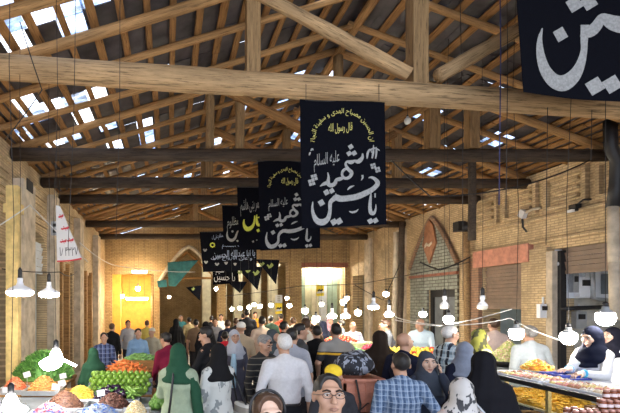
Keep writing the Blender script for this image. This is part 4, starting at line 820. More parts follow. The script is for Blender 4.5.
for j in range(2):
    o = thing('sweets_tray', ['pale tray of small sweets on the counter by the hooded vendor', 'pale tray of small sweets on the far end of the counter'][j], 'tray', (4.14, 4.42+.72*j, CZ)); MB().b2((-.2, -.33, 0), (.2, .33, .012)).build('pan', M['white'], o); MB().tube([(-.2, -.33, .02), (.2, -.33, .02), (.2, .33, .02), (-.2, .33, .02), (-.2, -.33, .02)], .01, 6).build('rim', M['white'], o)
    cnt = {}
    for r_ in range(9):
        for c_ in range(5):
            i = (r_//2+c_//2*2+j) % 5; spot = ((4.14-.146+.073*c_, 4.42+.72*j-.28+.07*r_, CZ+.012), (0, 0, random.uniform(-.4, .4))); cnt.setdefault(i, []).append(spot)
    for i, sp in cnt.items(): veg('pastry', f'small {SWL[i]} sweet on the {["nearer", "farther"][j]} pale tray of the counter', 'sweet', f'{SWL[i]} sweets on the {["nearer", "farther"][j]} tray', [('cake', lambda b: b.lathe([(.026, 0), (.029, .012), (.024, .026), (.008, .031)], n=8)), ('topping', lambda b: b.ell((0, 0, .031), (.01, .008, .007), 6, 4))], sp, [SW[i], SW[(i+1) % 5]])
# jars on a stand in front of the counter
o = thing('jar_stand', 'stepped stand of filled jars in the near corner', 'stall', (3.62, 3.62, 0)); MB().b2((-.36, -.26, 0), (.36, .26, 1.07)).build('cabinet', WOODT, o); MB().b2((-.36, .0, 1.07), (.36, .26, 1.15)).build('step', WOODT, o)
MB().b2((-.05, .085, 1.15), (.36, .26, 1.22)).build('upper_step', WOODT, o)
AM = newmat('amber_preserve'); AM[2].inputs['Base Color'].default_value = (.22, .06, .025, 1); AM[2].inputs['Roughness'].default_value = .15
spots = [((3.30+.059*i, 3.46+.07*r, 1.07), (0, 0, random.uniform(0, 6))) for r in range(2) for i in range(12)]+[((3.30+.059*i, 3.66, 1.15), (0, 0, random.uniform(0, 6))) for i in range(12)]+[((3.30+.059*i, 3.74, 1.15 if i < 5 else 1.22), (0, 0, random.uniform(0, 6))) for i in range(12)]+[((3.64+.059*i, 3.81, 1.22), (0, 0, 0)) for i in range(6)]+[((3.63+.059*i, 3.745, 1.305), (0, 0, 0)) for i in range(5)]
veg('jar', 'small jar of dark amber preserve with coppery lid on the stepped stand', 'jar', 'jars on the stepped stand', [('glass', lambda b: b.lathe([(.02, 0), (.025, .005), (.0255, .052), (.02, .063)], n=14)), ('lid', lambda b: b.lathe([(.0225, .062), (.0225, .078), (.018, .081)], n=14)), ('paper_label', lambda b: b.lathe([(.0262, .016), (.0262, .042)], n=14, cap=False))], spots, [AM[0], plain('copper_lid', (.62, .34, .28), .3, .1, 20, .5), pp((.75, .62, .6))])
# plate and blue tray on the counter
q = P(537, 369, 5.6); q.z = CZ; o = thing('sweets_plate', 'plate heaped with orange and yellow sweets passed over the counter', 'plate', (q.x, q.y, q.z)); MB().lathe([(.08, 0), (.16, .015), (.19, .03), (.185, .034), (.08, .01)], n=20).build('dish', M['steel'], o, True)
pile('fried_sweets', 'glistening orange and yellow sweets heaped on the held plate', 'sweets', (q.x, q.y, q.z+.012), .15, .15, .1, 70, .03, [pp((.8, .42, .04), .3), pp((.65, .2, .04), .3), pp((.85, .6, .1), .3)], 'curl')
o = thing('blue_tray', 'flat blue plastic tray on the counter under the vendor hands', 'tray', (4.53, 5.15, CZ)); MB().b2((-.18, -.13, 0), (.18, .13, .015)).build('pan', pp((.04, .07, .4), .4), o); MB().tube([(-.18, -.13, .04), (.18, -.13, .04), (.18, .13, .04), (-.18, .13, .04), (-.18, -.13, .04)], .02, 6).build('rim', pp((.04, .07, .4), .4), o)
# hand cart with crates and bundle
q = P(354, 374, 4.75); cx, cy = q.x, 4.75; o = thing('handcart', 'low hand cart carrying the stack of reddish crates', 'cart', (cx, cy, 0)); MB().b2((-.28, -.3, .2), (.28, .3, .25)).build('platform', WOODT, o)
for sx in (-1, 1):
    for sy in (-1, 1): MB().lathe([(.09, -.02), (.1, 0), (.09, .02)], (sx*.25, sy*.2, .1), 14, 0, Matrix.Rotation(PI/2, 3, 'Y')).build('wheel', M['black'], o, True)
MB().tube([(-.22, .29, .25), (-.22, .34, 1.0), (.22, .34, 1.0), (.22, .29, .25)], .015, 8).build('handle', M['pipe'], o)
CRT = pp((.48, .19, .12), .6, .15); lb = ['reddish plastic crate on the hand cart, topmost of the stack', 'reddish plastic crate on the hand cart, middle of the stack', 'reddish plastic crate on the hand cart, lowest of the stack']
for k in range(3):
    z = .25+.37*(2-k); o = thing('plastic_crate', lb[k], 'crate', (cx, cy, z), 0, None); mb = MB(); W_, D_, H_ = .40, .5, .36
    mb.b2((-W_/2, -D_/2, 0), (W_/2, D_/2, .02))
    for (a, b) in (((-W_/2, -D_/2, 0), (W_/2, -D_/2+.02, H_-.05)), ((-W_/2, D_/2-.02, 0), (W_/2, D_/2, H_-.05)), ((-W_/2, -D_/2, 0), (-W_/2+.02, D_/2, H_-.05)), ((W_/2-.02, -D_/2, 0), (W_/2, D_/2, H_-.05))): mb.b2(a, b)
    mb.build('basket', CRT, o); mb = MB(); mb.tube([(-W_/2, -D_/2, H_-.03), (W_/2, -D_/2, H_-.03), (W_/2, D_/2, H_-.03), (-W_/2, D_/2, H_-.03), (-W_/2, -D_/2, H_-.03)], .025, 6); mb.build('rim', CRT, o)
    mb = MB()
    for i in range(5): mb.b2((-W_/2+.02+.095*i, -D_/2-.015, .02), (-W_/2+.035+.095*i, -D_/2, H_-.05))
    for zz in (.1, .2): mb.b2((-W_/2, -D_/2-.012, zz), (W_/2, -D_/2, zz+.015))
    mb.build('ribs', CRT, o)
o = thing('bundle', 'black and white mottled plastic bundle tied on top of the reddish crates', 'bundle', (cx, cy, 1.35)); V, Q = None, None
BUN = (cx, cy, o)
# ---------------- people: one smooth body each, clothes and hair as children ----------------
def V3(*a): return np.array(a, float)
def pc(a, b, ra, rb=None, k=.02): return ('c', np.array(a, float), np.array(b, float), ra, ra if rb is None else rb, k)
def pe(c, r, R=None, k=.015): return ('e', np.array(c, float), np.array(r if not isinstance(r, float) else (r,)*3, float), R, k)
def pl(a, b, ra, rb, side=(1, 0, 0), k=.03): return ('l', np.array(a, float), np.array(b, float), ra, rb, np.array(side, float), k)
def grow(p, g):
    if p[0] == 'c': return ('c', p[1], p[2], p[3]+g, p[4]+g, p[5])
    if p[0] == 'e': return ('e', p[1], p[2]+g, p[3], p[4])
    return ('l', p[1], p[2], (p[3][0]+g, p[3][1]+g), (p[4][0]+g, p[4][1]+g), p[5], p[6])
def pbox(p):
    if p[0] == 'c': r = max(p[3], p[4]); return np.minimum(p[1], p[2])-r, np.maximum(p[1], p[2])+r
    if p[0] == 'e': r = p[2].max() if p[3] is not None else p[2]; return p[1]-r, p[1]+r
    r = max(*p[3], *p[4]); return np.minimum(p[1], p[2])-r, np.maximum(p[1], p[2])+r
def pdist(p, X):
    if p[0] == 'e':
        q = X-p[1]
        if p[3] is not None: q = q @ p[3]
        return (np.sqrt(((q/p[2])**2).sum(-1))-1)*p[2].min()
    ab = p[2]-p[1]; L2 = max(ab @ ab, 1e-9); t = np.clip(((X-p[1]) @ ab)/L2, 0, 1)[..., None]; q = X-(p[1]+t*ab)
    if p[0] == 'c': return np.sqrt((q*q).sum(-1))-(p[3]+(p[4]-p[3])*t[..., 0])
    e = ab/math.sqrt(L2); s = p[5]-(p[5] @ e)*e; s /= np.linalg.norm(s); f = np.cross(e, s); tt = t[..., 0]
    rx = p[3][0]+(p[4][0]-p[3][0])*tt; ry = p[3][1]+(p[4][1]-p[3][1])*tt; rm = np.minimum(rx, ry)
    return (np.sqrt(((q @ s)/rx)**2+((q @ f)/ry)**2+((q @ e)/(rm*.5))**2)-1)*rm
def nets(prims, vox, subs=(), disp=None, clip=None):
    bb = [pbox(p) for p in prims]; lo = np.min([b[0] for b in bb], 0)-3*vox-.012; hi = np.max([b[1] for b in bb], 0)+3*vox+.012
    n = np.ceil((hi-lo)/vox).astype(int)+1; F = np.full(n, 1.0, np.float32)
    ax = [lo[i]+vox*np.arange(n[i]) for i in range(3)]
    def region(b, m):
        i0 = np.maximum(((b[0]-m-lo)/vox).astype(int), 0); i1 = np.minimum(((b[1]+m-lo)/vox).astype(int)+2, n)
        sl = tuple(slice(a, c) for a, c in zip(i0, i1)); return sl, np.stack(np.meshgrid(*[ax[i][sl[i]] for i in range(3)], indexing='ij'), -1)
    for p, b in zip(prims, bb):
        k = p[-1]; sl, X = region(b, k+3*vox); d = pdist(p, X); f = F[sl]; h = np.maximum(k-np.abs(f-d), 0)/k; F[sl] = np.minimum(f, d)-h*h*k*.25
    if disp is not None:
        m = np.abs(F) < .06; ix = np.nonzero(m); X = np.stack([ax[i][ix[i]] for i in range(3)], -1); F[ix] += disp(X)
    for p in subs:
        if p[0] == 'z':   # keep above / below a plane
            g = (p[1]-ax[2]) if p[2] > 0 else (ax[2]-p[1]); F = np.maximum(F, g[None, None, :].astype(np.float32)); continue
        sl, X = region(pbox(p), .03); d = -pdist(p, X); F[sl] = np.maximum(F[sl], d)
    F[0] = F[-1] = 1; F[:, 0] = F[:, -1] = 1; F[:, :, 0] = F[:, :, -1] = 1
    s = F < 0; c = np.zeros(np.array(s.shape)-1, np.int8); off = [(i, j, k) for i in (0, 1) for j in (0, 1) for k in (0, 1)]
    g = lambda A, o: A[o[0]:A.shape[0]-1+o[0], o[1]:A.shape[1]-1+o[1], o[2]:A.shape[2]-1+o[2]]
    for o in off: c += g(s, o)
    ix = np.nonzero((c > 0) & (c < 8)); base = np.stack(ix, -1); vals = np.stack([g(F, o)[ix] for o in off], -1)
    acc = np.zeros((len(base), 3)); cnt = np.zeros(len(base))
    for a in range(8):
        for d in range(3):
            if off[a][d] == 0:
                q = list(off[a]); q[d] = 1; b = off.index(tuple(q)); va, vb = vals[:, a], vals[:, b]; m = (va < 0) != (vb < 0)
                t = va[m]/(va[m]-vb[m]); p = np.tile(np.array(off[a], float), (m.sum(), 1)); p[:, d] += t; acc[m] += p; cnt[m] += 1
    V = lo+vox*(base+acc/cnt[:, None]); idg = np.full(c.shape, -1, np.int64); idg[ix] = np.arange(len(base)); Q = []
    for d in range(3):
        sa = [slice(1, -1)]*3; sb = [slice(1, -1)]*3; sa[d] = slice(0, -1); sb[d] = slice(1, None)
        A, B = s[tuple(sa)], s[tuple(sb)]; w = np.stack(np.nonzero(A != B), -1)
        ins = A[tuple(w.T)]; o = np.ones(3, int); o[d] = 0; w = w+o; u, v = (d+1) % 3, (d+2) % 3
        def cell(du, dv): z = w.copy(); z[:, u] += du; z[:, v] += dv; return idg[tuple(z.T)]
        q = np.stack([cell(-1, -1), cell(0, -1), cell(0, 0), cell(-1, 0)], -1); q[~ins] = q[~ins][:, ::-1]; Q.append(q)
    return V, np.concatenate(Q)
def smesh(name, parts, mats, parent, k):
    """parts: (V, quads, material index); scaled by k, joined into one mesh"""
    vs, fs, mi, n = [], [], [], 0
    for V, Q, m in parts:
        vs += (np.asarray(V)*k).tolist(); fs += [tuple(int(i)+n for i in q) for q in Q]; mi += [m]*len(Q); n += len(V)
    me = bpy.data.meshes.new(name); me.from_pydata(vs, [], fs)
    for m in mats: me.materials.append(m)
    if len(mats) > 1: me.polygons.foreach_set('material_index', mi)
    me.polygons.foreach_set('use_smooth', [True]*len(fs)); me.update(); return link(name, me, parent)
SKIN = [plain('skin', c, .55, .06, 20) for c in ((.56, .34, .23), (.46, .26, .17), (.64, .42, .31))]
EYEW, IRIS, LIP, BROW = plain('eye_white', (.75, .73, .7), .3, .02), plain('iris', (.03, .018, .01), .2, .02), plain('lip', (.42, .17, .13), .5, .05), plain('brow', (.03, .02, .015), .9, .1)
HAIR = dict(black=plain('black_hair', (.012, .010, .009), .55, .4, 60), grey=plain('grey_hair', (.22, .21, .20), .7, .3, 60), white=plain('white_hair', (.62, .60, .57), .75, .15, 60), brown=plain('brown_hair', (.07, .035, .018), .55, .4, 60))
LIPM = plain('dull_lip', (.30, .15, .105), .55, .05)
SHOE = plain('shoe_leather', (.02, .017, .015), .4, .2)
def Rz(a): c, s = math.cos(a), math.sin(a); return np.array(((c, -s, 0), (s, c, 0), (0, 0, 1)))
def Rx(a): c, s = math.cos(a), math.sin(a); return np.array(((1, 0, 0), (0, c, -s), (0, s, c)))
PLACED = []
def person(label, px, crown, Y, face=180, sex='m', top=(.5, .5, .5), sleeve='long', bottom=(.03, .03, .035), hair='black', style='short', head=(0, 0), lean=0,
           arms=(None, None), cover=None, cmat=None, coat=None, stride=.0, skin=0, h=None, z0=0, girth=1.0, tier=None, opencollar=True, group=None, cat='person', tuck=False, hx=None, hem=.45):
    a = math.radians; lean = a(lean); crownz = 2.1-(crown-303)*Y/450-z0; pad = {'hijab': .018, 'chador': .03, 'cap': .02}.get(cover, .012 if style != 'bald' else 0)
    full = (.95+.8*math.cos(lean)); k = (h or crownz)/(full+pad); 
    tier = tier or ('near' if Y < 3.7 else 'mid' if Y < 6.9 else 'far'); vox = {'near': .0078, 'mid': .0105, 'far': .0165}[tier]
    th = a(face); off = Rz(th) @ V3(0, -.72*k*math.sin(lean), 0); X = (px-170)/450*(Y)
    root = thing('person', label, cat, (X-off[0], Y-off[1], z0), th, group); PLACED.append((X-off[0], Y-off[1], label))
    def U(p):
        p = np.array(p, float); q = p-V3(0, 0, .95)
        return p if p[2] <= .95 else V3(0, 0, .95)+Rx(lean) @ q
    f = sex == 'f'; sw = (.15 if f else .172)*(.5+.5*girth); W = girth*(.93 if f else 1)
    torso = [pl(U((0, 0, .90)), U((0, 0, 1.06)), (.148*W+(.012 if f else 0), .11*W), (.132*W, .1*W)), pl(U((0, 0, 1.06)), U((0, 0, 1.28)), (.132*W, .1*W), (.152*W, .112*W)),
             pl(U((0, 0, 1.28)), U((0, .005, 1.42)), (.152*W, .112*W), (.105*W, .07*W)), pc(U((-sw+.045, .005, 1.405)), U((sw-.045, .005, 1.405)), .052, .052, .05)]
    if f: torso += [pe(U((s*.07, -.075, 1.25)), (.06, .045, .06), None, .06) for s in (-1, 1)]
    neck = [pc(U((0, .01, 1.40)), U((0, -.005, 1.55)), .058 if not f else .05, .053 if not f else .045, .03)]
    torso += [pc(U((0, .02, 1.475)), U((s*.1, .01, 1.42)), .045, .045, .03) for s in (-1, 1)]
    legs = []
    for s in (-1, 1):
        st = stride*s; hip, kn, an = V3(s*.088, 0, .90), V3(s*.095, -.02-st*.55, .49), V3(s*.1, .015-st, .09)
        if st < 0: kn[1] = -.03-st*.35
        legs.append((hip, kn, an))
    L = []
    for hip, kn, an in legs: L += [pc(hip, kn, .092*W, .062, .03), pc(kn, an, .06, .042, .02), pc(an+V3(0, .03, -.055), an+V3(0, -.13, -.06), .035, .028, .03)]
    # arms
    A = []; wr = []
    for s, spec in zip((-1, 1), arms):
        S0 = U((s*sw, .005, 1.405)); T = S0+V3(s*.07, -.05, -.53) if spec is None else np.array(spec[:3], float); hint = V3(s*.5, .55, -.6) if spec is None or spec[2] < 1.4 else V3(s*.3, -.1, -1)
        d = T-S0; D = np.linalg.norm(d); u1, u2 = .285, .26
        if D > u1+u2-.01: T = S0+d/D*(u1+u2-.01); d = T-S0; D = np.linalg.norm(d)
        e = d/D; ca = (u1*u1+D*D-u2*u2)/(2*u1*D); b = hint-(hint @ e)*e; b /= np.linalg.norm(b); E = S0+e*u1*ca+b*u1*math.sqrt(max(0, 1-ca*ca)); A.append((S0, E, T)); wr.append((E, T, s, spec))
    ar = [[pc(S0, E, .055*W, .042, .04), pc(E, T, .042, .03, .02)] for S0, E, T in A]
    hands = []
    fr = max(.0088, vox*.82)
    for E, T, s, spec in wr:
        d = (T-E)/np.linalg.norm(T-E); n = V3(-s, -.2, 0)
        if spec is not None and len(spec) > 3: d = np.array(spec[3], float); d /= np.linalg.norm(d)
        if spec is not None and len(spec) > 4: n = np.array(spec[4], float)
        n = n-(n @ d)*d; n /= np.linalg.norm(n); sd = np.cross(d, n)*s
        curl = spec[5] if spec is not None and len(spec) > 5 else .45
        hands.append(pl(T+d*.01, T+d*.085, (.034, .02), (.042, .017), sd, .015))
        for i, ln in enumerate((.9, 1.0, .95, .75)):
            p0 = T+d*.088+sd*(1.5-i)*.0215; d1 = d*math.cos(curl*.6)+n*math.sin(curl*.6); d2 = d*math.cos(curl*1.8)+n*math.sin(curl*1.8); p1 = p0+d1*.042*ln+sd*(1.5-i)*.003; p2 = p1+d2*.036*ln
            hands += [pc(p0-d*.02, p1, fr, fr*.95, .004), pc(p1, p2, fr*.95, fr*.82, .004)]
        p0 = T+d*.03+sd*.028; p1 = p0+(d*.6+sd*.62+n*.35)*.045; p2 = p1+(d*.85+sd*.2+n*.45)*.036; hands += [pc(p0, p1, fr*1.25, fr*1.05, .008), pc(p1, p2, fr*1.05, fr*.85, .004)]
    # head
    R = Rz(a(head[0])) @ Rx(lean*.6+a(head[1])); C = U((0, -.005, 1.625)); HS = 1.05; w = lambda x, y, z: C+R @ V3(x*HS, y*HS, z*HS); ff = .94 if f else 1
    hd = [pe(w(0, .014, .035), (.074, .094, .085), R, .02), pl(w(0, -.03, .01), w(0, -.047, -.082), (.07*ff, .064), (.05*ff, .04), R @ V3(1, 0, 0), .03), pe(w(0, -.082, -.1), (.022*ff, .018, .018), R, .02),
          pc(w(0, -.094, .018), w(0, -.122, -.026), .009, .0135, .012), pc(w(-.036, -.08, .036), w(.036, -.08, .036), .014, .014, .02), pe(w(0, -.088, -.062), (.026, .014, .013), R, .012)]
    hd += [pe(w(s*.04, -.066, -.018), (.028, .024, .026), R, .025) for s in (-1, 1)]+[pe(w(s*.013, -.108, -.027), (.009, .01, .008), R, .008) for s in (-1, 1)]
    if cover not in ('hijab', 'chador'): hd += [pe(w(s*.077, .012, .0), (.012, .02, .032), R, .008) for s in (-1, 1)]
    socks = [pe(w(s*.031, -.103, .012), (.016, .014, .012), R) for s in (-1, 1)]
    V, Q = nets(torso+neck+L+[p for q in ar for p in q]+hands+hd, vox, socks if tier != 'far' else [])
    parts = [(V, Q, 0)]
    if tier != 'far':
        mb = [MB(), MB(), MB(), MB()]
        for s in (-1, 1):
            mb[0].ell(w(s*.031, -.085, .011), (.012, .0115, .0054), 10, 7); mb[1].ell(w(s*.031, -.0965, .011), (.0062, .003, .0052), 10, 6)
            mb[3].tube([w(s*.013, -.101, .03), w(s*.033, -.1, .037), w(s*.052, -.083, .03)], [.0035, .0048, .0025] if f else [.005, .0062, .0035], 6)
            mb[3 if f else 0].tube([w(s*.018, -.094, .018), w(s*.031, -.099, .0215), w(s*.046, -.088, .016)], .0022, 5)
        mb[2].tube([w(-.024, -.092, -.061), w(-.009, -.1055, -.056), w(0, -.106, -.058), w(.009, -.1055, -.056), w(.024, -.092, -.061)], [.002, .0048, .004, .0048, .002], 6); mb[2].tube([w(-.02, -.094, -.065), w(0, -.1045, -.0695), w(.02, -.094, -.065)], [.002, .0062, .002], 6)
        for i, b in enumerate(mb): parts.append((np.array(b.v), b.f, i+1))
    sk = SKIN[skin]; smesh('body', parts, [sk, EYEW, IRIS, LIP if f else LIPM, BROW], root, k)
    cv = vox*1.2; rs = random.uniform(0, 9)
    def wrinkle(amp, fx=22, fz=13): return lambda X: amp*(np.sin(fx*X[:, 0]+fz*X[:, 2]*np.sign(X[:, 0])+3*np.sin(9*X[:, 1]+rs))*np.cos(7*X[:, 2]-11*X[:, 0]+rs)+.5*np.sin(41*X[:, 0]+23*X[:, 2]+4*np.sin(6*X[:, 2]+rs)))
    def mt(c): return c if isinstance(c, bpy.types.Material) else cloth(c)
    gap = max(.016, vox*1.1); bm = mt(bottom)
    if cover == 'chador':
        fold = lambda X: (.004+.018*np.clip((1.4-X[:, 2])/1.4, 0, 1))*np.sin(9*np.arctan2(X[:, 0], X[:, 1])+2*np.sin(4*X[:, 2]+rs)+rs)
        ch = [pe(w(0, .02, .03), (.098, .112, .108), R, .04), pl(w(0, .04, -.03), U((0, .01, 1.36)), (.088, .09), (.185, .13), (1, 0, 0), .05), pl(U((0, 0, 1.36)), (0, 0, .95), (.19*W, .14), (.22*W, .18), (1, 0, 0), .06), pl((0, 0, .95), (0, .02, .1), (.22*W, .18), (.28, .24), (1, 0, 0), .05)]
        for q, (S0, E, T) in zip(ar, A): ch += [pc(S0, E, .072, .07, .05), pc(E, E+(T-E)*.8, .07, .062, .05), pl(E, E*V3(.8, .8, 1)-V3(0, 0, .35), (.07, .05), (.09, .06), (1, .3, 0), .07)]
        sub = [pe(w(0, -.115, -.018), (.062, .075, .084), R), ('z', .05, 1)]
        for s, spec in zip((-1, 1), arms):
            if spec is not None: sub.append(pe(A[0 if s < 0 else 1][2], (.06, .06, .06)))
        V, Q = nets(ch, cv, sub, fold); smesh('chador', [(V, Q, 0)], [mt(cmat or (.012, .012, .014))], root, k)
    else:
        legp = []
        for hip, kn, an in legs: legp += [pc(hip, kn, .098*W, .078, .03), pc(kn, an+V3(0, 0, .02), .078, .062, .03)]
        V, Q = nets([grow(torso[0], gap*.7)]+legp, cv, [('z', .06, 1), ('z', 1.02 if tuck or coat else .98, -1)], wrinkle(.004)); smesh('trousers', [(V, Q, 0)], [bm], root, k)
        g = gap+.004; sh = [grow(p, g) for p in torso]
        if coat: sh += [pl(U((0, 0, 1.02)), V3(0, 0, hem), (.17*W, .135), (.215*W, .175), (1, 0, 0), .06)]
        elif not tuck: sh += [pl(U((0, 0, 1.06)), V3(0, 0, .86), (.155*W+g, .118*W+g), (.165*W+g, .125*W+g), (1, 0, 0), .03)]
        slv = []
        for (S0, E, T) in A:
            if sleeve == 'long': slv += [pc(S0, E, .062*W, .051, .025), pc(E, E+(T-E)*.93, .05, .041, .015)]
            elif sleeve == 'rolled': slv += [pc(S0, E, .062*W, .052, .025), pc(E, E+(T-E)*.3, .052, .05, .015)]
            elif sleeve == 'short': slv += [pc(S0, S0+(E-S0)*.72, .062*W, .06, .025)]
        V, Q = nets(sh+slv, cv, [('z', hem if coat else 1.0 if tuck else .84, 1)], wrinkle(.005 if tier != 'far' else .003)); smesh('coat' if coat else 'shirt', [(V, Q, 0)], [mt(coat or top)], root, k)
        if tier != 'far' and cover is None:
            mb = MB(); cc = U((0, .0, 1.452)); cr = Rx(lean+.35)
            ring = [cc+cr @ V3(.078*math.sin(q), -.085*math.cos(q)-.003, 0) for q in np.linspace(.28, 2*PI-.28, 15)]; mb.tube(ring, [.012]+[.02]*13+[.012], 7); smesh('collar', [(np.array(mb.v), mb.f, 0)], [mt(coat or top)], root, k)
        if tier == 'near' and sex == 'm':
            mb = MB(); mb.tube([U((.0, -.155*W+.012, 1.40)), U((0, -.165*W, 1.2)), U((0, -.16*W, 1.0))], .006, 6); smesh('button_placket', [(np.array(mb.v), mb.f, 0)], [mt(top)], root, k)
        if cover == 'hijab':
            hb = [pe(w(0, .018, .033), (.09, .11, .1), R, .03), pl(w(0, .03, -.03), U((0, .0, 1.44)), (.088, .095), (.13, .12), (1, 0, 0), .05), pl(U((0, 0, 1.46)), U((0, -.01, 1.36)), (.13, .12), (.2*W, .15*W), (1, 0, 0), .05), pl(w(0, -.045, -.115), U((.02, -.13, 1.27)), (.07, .04), (.11, .04), (1, 0, 0), .05)]
            V, Q = nets(hb, cv*.9, [pe(w(0, -.115, -.012), (.064, .08, .09), R), ('z', U((0, 0, 1.2))[2], 1)], wrinkle(.005, 14, 25)); smesh('headscarf', [(V, Q, 0)], [mt(cmat)], root, k)
        elif cover == 'cap':
            V, Q = nets([pe(w(0, .014, .055), (.085, .104, .078), R, .02)]+([pl(w(0, -.08, .06), w(0, -.15, .05), (.07, .008), (.055, .008), R @ V3(1, 0, 0), .01)] if style == 'peak' else []), min(cv, .013), [pe(w(0, 0, -.045), (.14, .16, .09), R)]); smesh('cap', [(V, Q, 0)], [mt(cmat)], root, k)
    if cover not in ('hijab', 'chador') and style != 'bald':
        hm = HAIR[hair]; hv = min(vox, .012); face_cut = [pe(w(0, -.13, .036), (.084, .1, .115), R), pe(w(0, -.125, -.03), (.088, .08, .105), R), pe(w(0, -.02, -.155), (.12, .13, .1), R), pe(w(.085, -.012, -.015), (.03, .042, .05), R), pe(w(-.085, -.012, -.015), (.03, .042, .05), R)]
        nz = lambda X: .003*np.sin(90*X[:, 0]+40*X[:, 2])*np.sin(70*X[:, 1]-30*X[:, 2])
        if style in ('short', 'peak'): hp = [pe(w(0, .018, .038), (.0798, .0995, .0895), R, .02), pe(w(0, -.02, .078), (.06, .055, .048), R, .03)]
        elif style == 'long': hp = [pe(w(0, .018, .036), (.086, .106, .098), R, .02), pe(w(0, -.03, .075), (.07, .072, .054), R, .03), pl(w(0, .05, .0), w(0, .05, -.2), (.085, .06), (.09, .05), R @ V3(1, 0, 0), .04)]; face_cut = face_cut[:2]
        else: hp = [pe(w(0, .026, .012), (.081, .094, .075), R, .02)]; face_cut.append(pe(w(0, -.03, .12), (.075, .12, .085), R))
        V, Q = nets(hp, hv, face_cut, nz); smesh('hair', [(V, Q, 0)], [hm], root, k)
    if tier != 'far' or Y < 9:
        for hip, kn, an in legs:
            V, Q = nets([pl(an+V3(0, .035, -.05), an+V3(0, -.12, -.06), (.045, .04), (.042, .028), (1, 0, 0), .03), pc(an, an+V3(0, 0, .0), .05, .05, .03)], max(vox, .012), [('z', .002, 1)]); smesh('shoe', [(V, Q, 0)], [SHOE], root, k)
    root['_k'] = k
    def at(p): return Matrix.Translation(root.location) @ Matrix.Rotation(th, 4, 'Z') @ Vector(np.array(p)*k)
    return root, at, A, w, U, k
# the bundle on the cart (a soft lumpy sack)
cx, cy, o = BUN
V, Q = nets([pe((0, 0, .1), (.18, .2, .12)), pe((.05, .03, .14), (.12, .15, .11), None, .05), pe((-.08, -.02, .11), (.11, .14, .1), None, .05)], .012, [('z', .0, 1)], lambda X: .008*np.sin(34*X[:, 0]+20*X[:, 2])*np.sin(29*X[:, 1]+13*X[:, 2]))
smesh('sack', [(V, Q, 0)], [printed('checked_sack', (.018, .02, .028), (.30, .33, .40), 16, .54)], o, 1)
MB().tube([(-.22, -.02, .02), (-.12, -.14, .2), (.05, -.16, .23), (.22, -.05, .03)], .006, 6).tube([(0, -.21, .02), (.01, -.14, .2), (0, .05, .25)], .006, 6).build('tie_cord', M['wire'], o)
o = thing('netting', 'dark tangled netting lying over the face of the reddish crates', 'netting', (cx, cy-.275, .9)); mb = MB()
for i in range(26):
    a = V3(random.uniform(-.2, .2), random.uniform(-.02, .02), random.uniform(-.15, .22)); mb.tube([a, a+V3(random.uniform(-.1, .1), -.02, random.uniform(-.08, .02)), a+V3(random.uniform(-.15, .15), random.uniform(-.02, .0), random.uniform(-.2, -.05))], .006, 5)
mb.tube([(-.1, -.02, .44), (-.06, -.03, .2), (-.1, -.02, -.1)], .01, 6); mb.tube([(.12, -.02, .44), (.05, -.03, .2), (.12, -.02, -.1)], .01, 6); mb.build('strands', M['wire'], o)
# ---------------- the crowd ----------------
PLB = plaid('blue_check', (.17, .24, .36), (.05, .09, .17), (.36, .43, .52), 19, 19); PLB2 = plaid('black_white_check', (.40, .52, .60), (.02, .025, .04), (.65, .7, .72), 10, 10)
PLN = plaid('navy_check', (.10, .14, .30), (.03, .04, .1), (.3, .35, .5), 12, 12); STR = banded('dark_striped', (.014, .014, .015), (.16, .14, .11), 13, .2, .34)
RUG = zbands('banded_shirt', [(0, (.02, .02, .025)), (1.29, (.02, .02, .025)), (1.30, (.75, .42, .03)), (1.33, (.015, .015, .02)), (1.345, (.30, .29, .27)), (1.9, (.3, .29, .27))])
FLO = printed('floral_coat', (.52, .53, .50), (.2, .22, .22), 13, .6); SCARF = printed('patterned_scarf', (.50, .48, .46), (.05, .05, .055), 19, .57); OLV = printed('olive_scarf', (.22, .22, .035), (.05, .05, .02), 8, .56)
LG = plain('sage_coat', (.27, .33, .225), .85, .08, 30)
R_ = lambda t: V3(*t)
r1 = person('man in rectangular glasses and a grey blue collared shirt facing the camera', 328.5, 373, 2.5, -8, 'm', (.30, .32, .36), hair='black', skin=1, tier='near', head=(3, -11))
def spectacles(pr, tint=None, name='glasses', up=0):
    root, at, A, w, U, k = pr; mb = MB()
    for s in (-1, 1):
        c = V3(s*.032, -.113, .008+up); n_ = 14; mb.tube([w(*(c+V3(.024*math.cos(q)*1.05, abs(.024*math.cos(q))*.25, .0155*math.sin(q)))) for q in np.linspace(0, 2*PI, n_+1)], .0018 if not tint else .003, 6)
        mb.tube([w(s*.057, -.107, .012+up), w(s*.076, -.06, .012+up), w(s*.083, .0, .014+up*.8)], .0018, 5)
    mb.tube([w(-.009, -.115, .01+up), w(.009, -.115, .01+up)], .002, 5); smesh(name, [(np.array(mb.v), mb.f, 0)], [M['black']], root, k)
    if tint:
        mb = MB()
        for s in (-1, 1): mb.ell(w(s*.032, -.112, .008+up), (.024, .004, .016), 12, 6)
        smesh('lens', [(np.array(mb.v), mb.f, 0)], [M['black']], [c_ for c_ in root.children if c_.name.startswith(name)][0], k)
spectacles(r1)
r2 = person('woman with brown hair under a black hairband, forehead at the very bottom', 267, 393, 2.3, 6, 'f', (.02, .02, .02), hair='brown', style='long', skin=2, tier='near', head=(0, -9))
w, k = r2[3], r2[5]; mb = MB(); mb.tube([w(.093*math.sin(q), .02-.03*math.cos(q)*0-.03, .045+.1*math.cos(q)) for q in np.linspace(-1.75, 1.75, 17)], .0085, 8); smesh('hairband', [(np.array(mb.v), mb.f, 0)], [M['black']], r2[0], k)
person('man in a blue checked shirt seen from behind, dark hair, beside the phone caller', 401, 352, 4.2, 172, 'm', PLB, hair='black', skin=1, arms=((-.26, -.1, 1.0), None), girth=1.1)
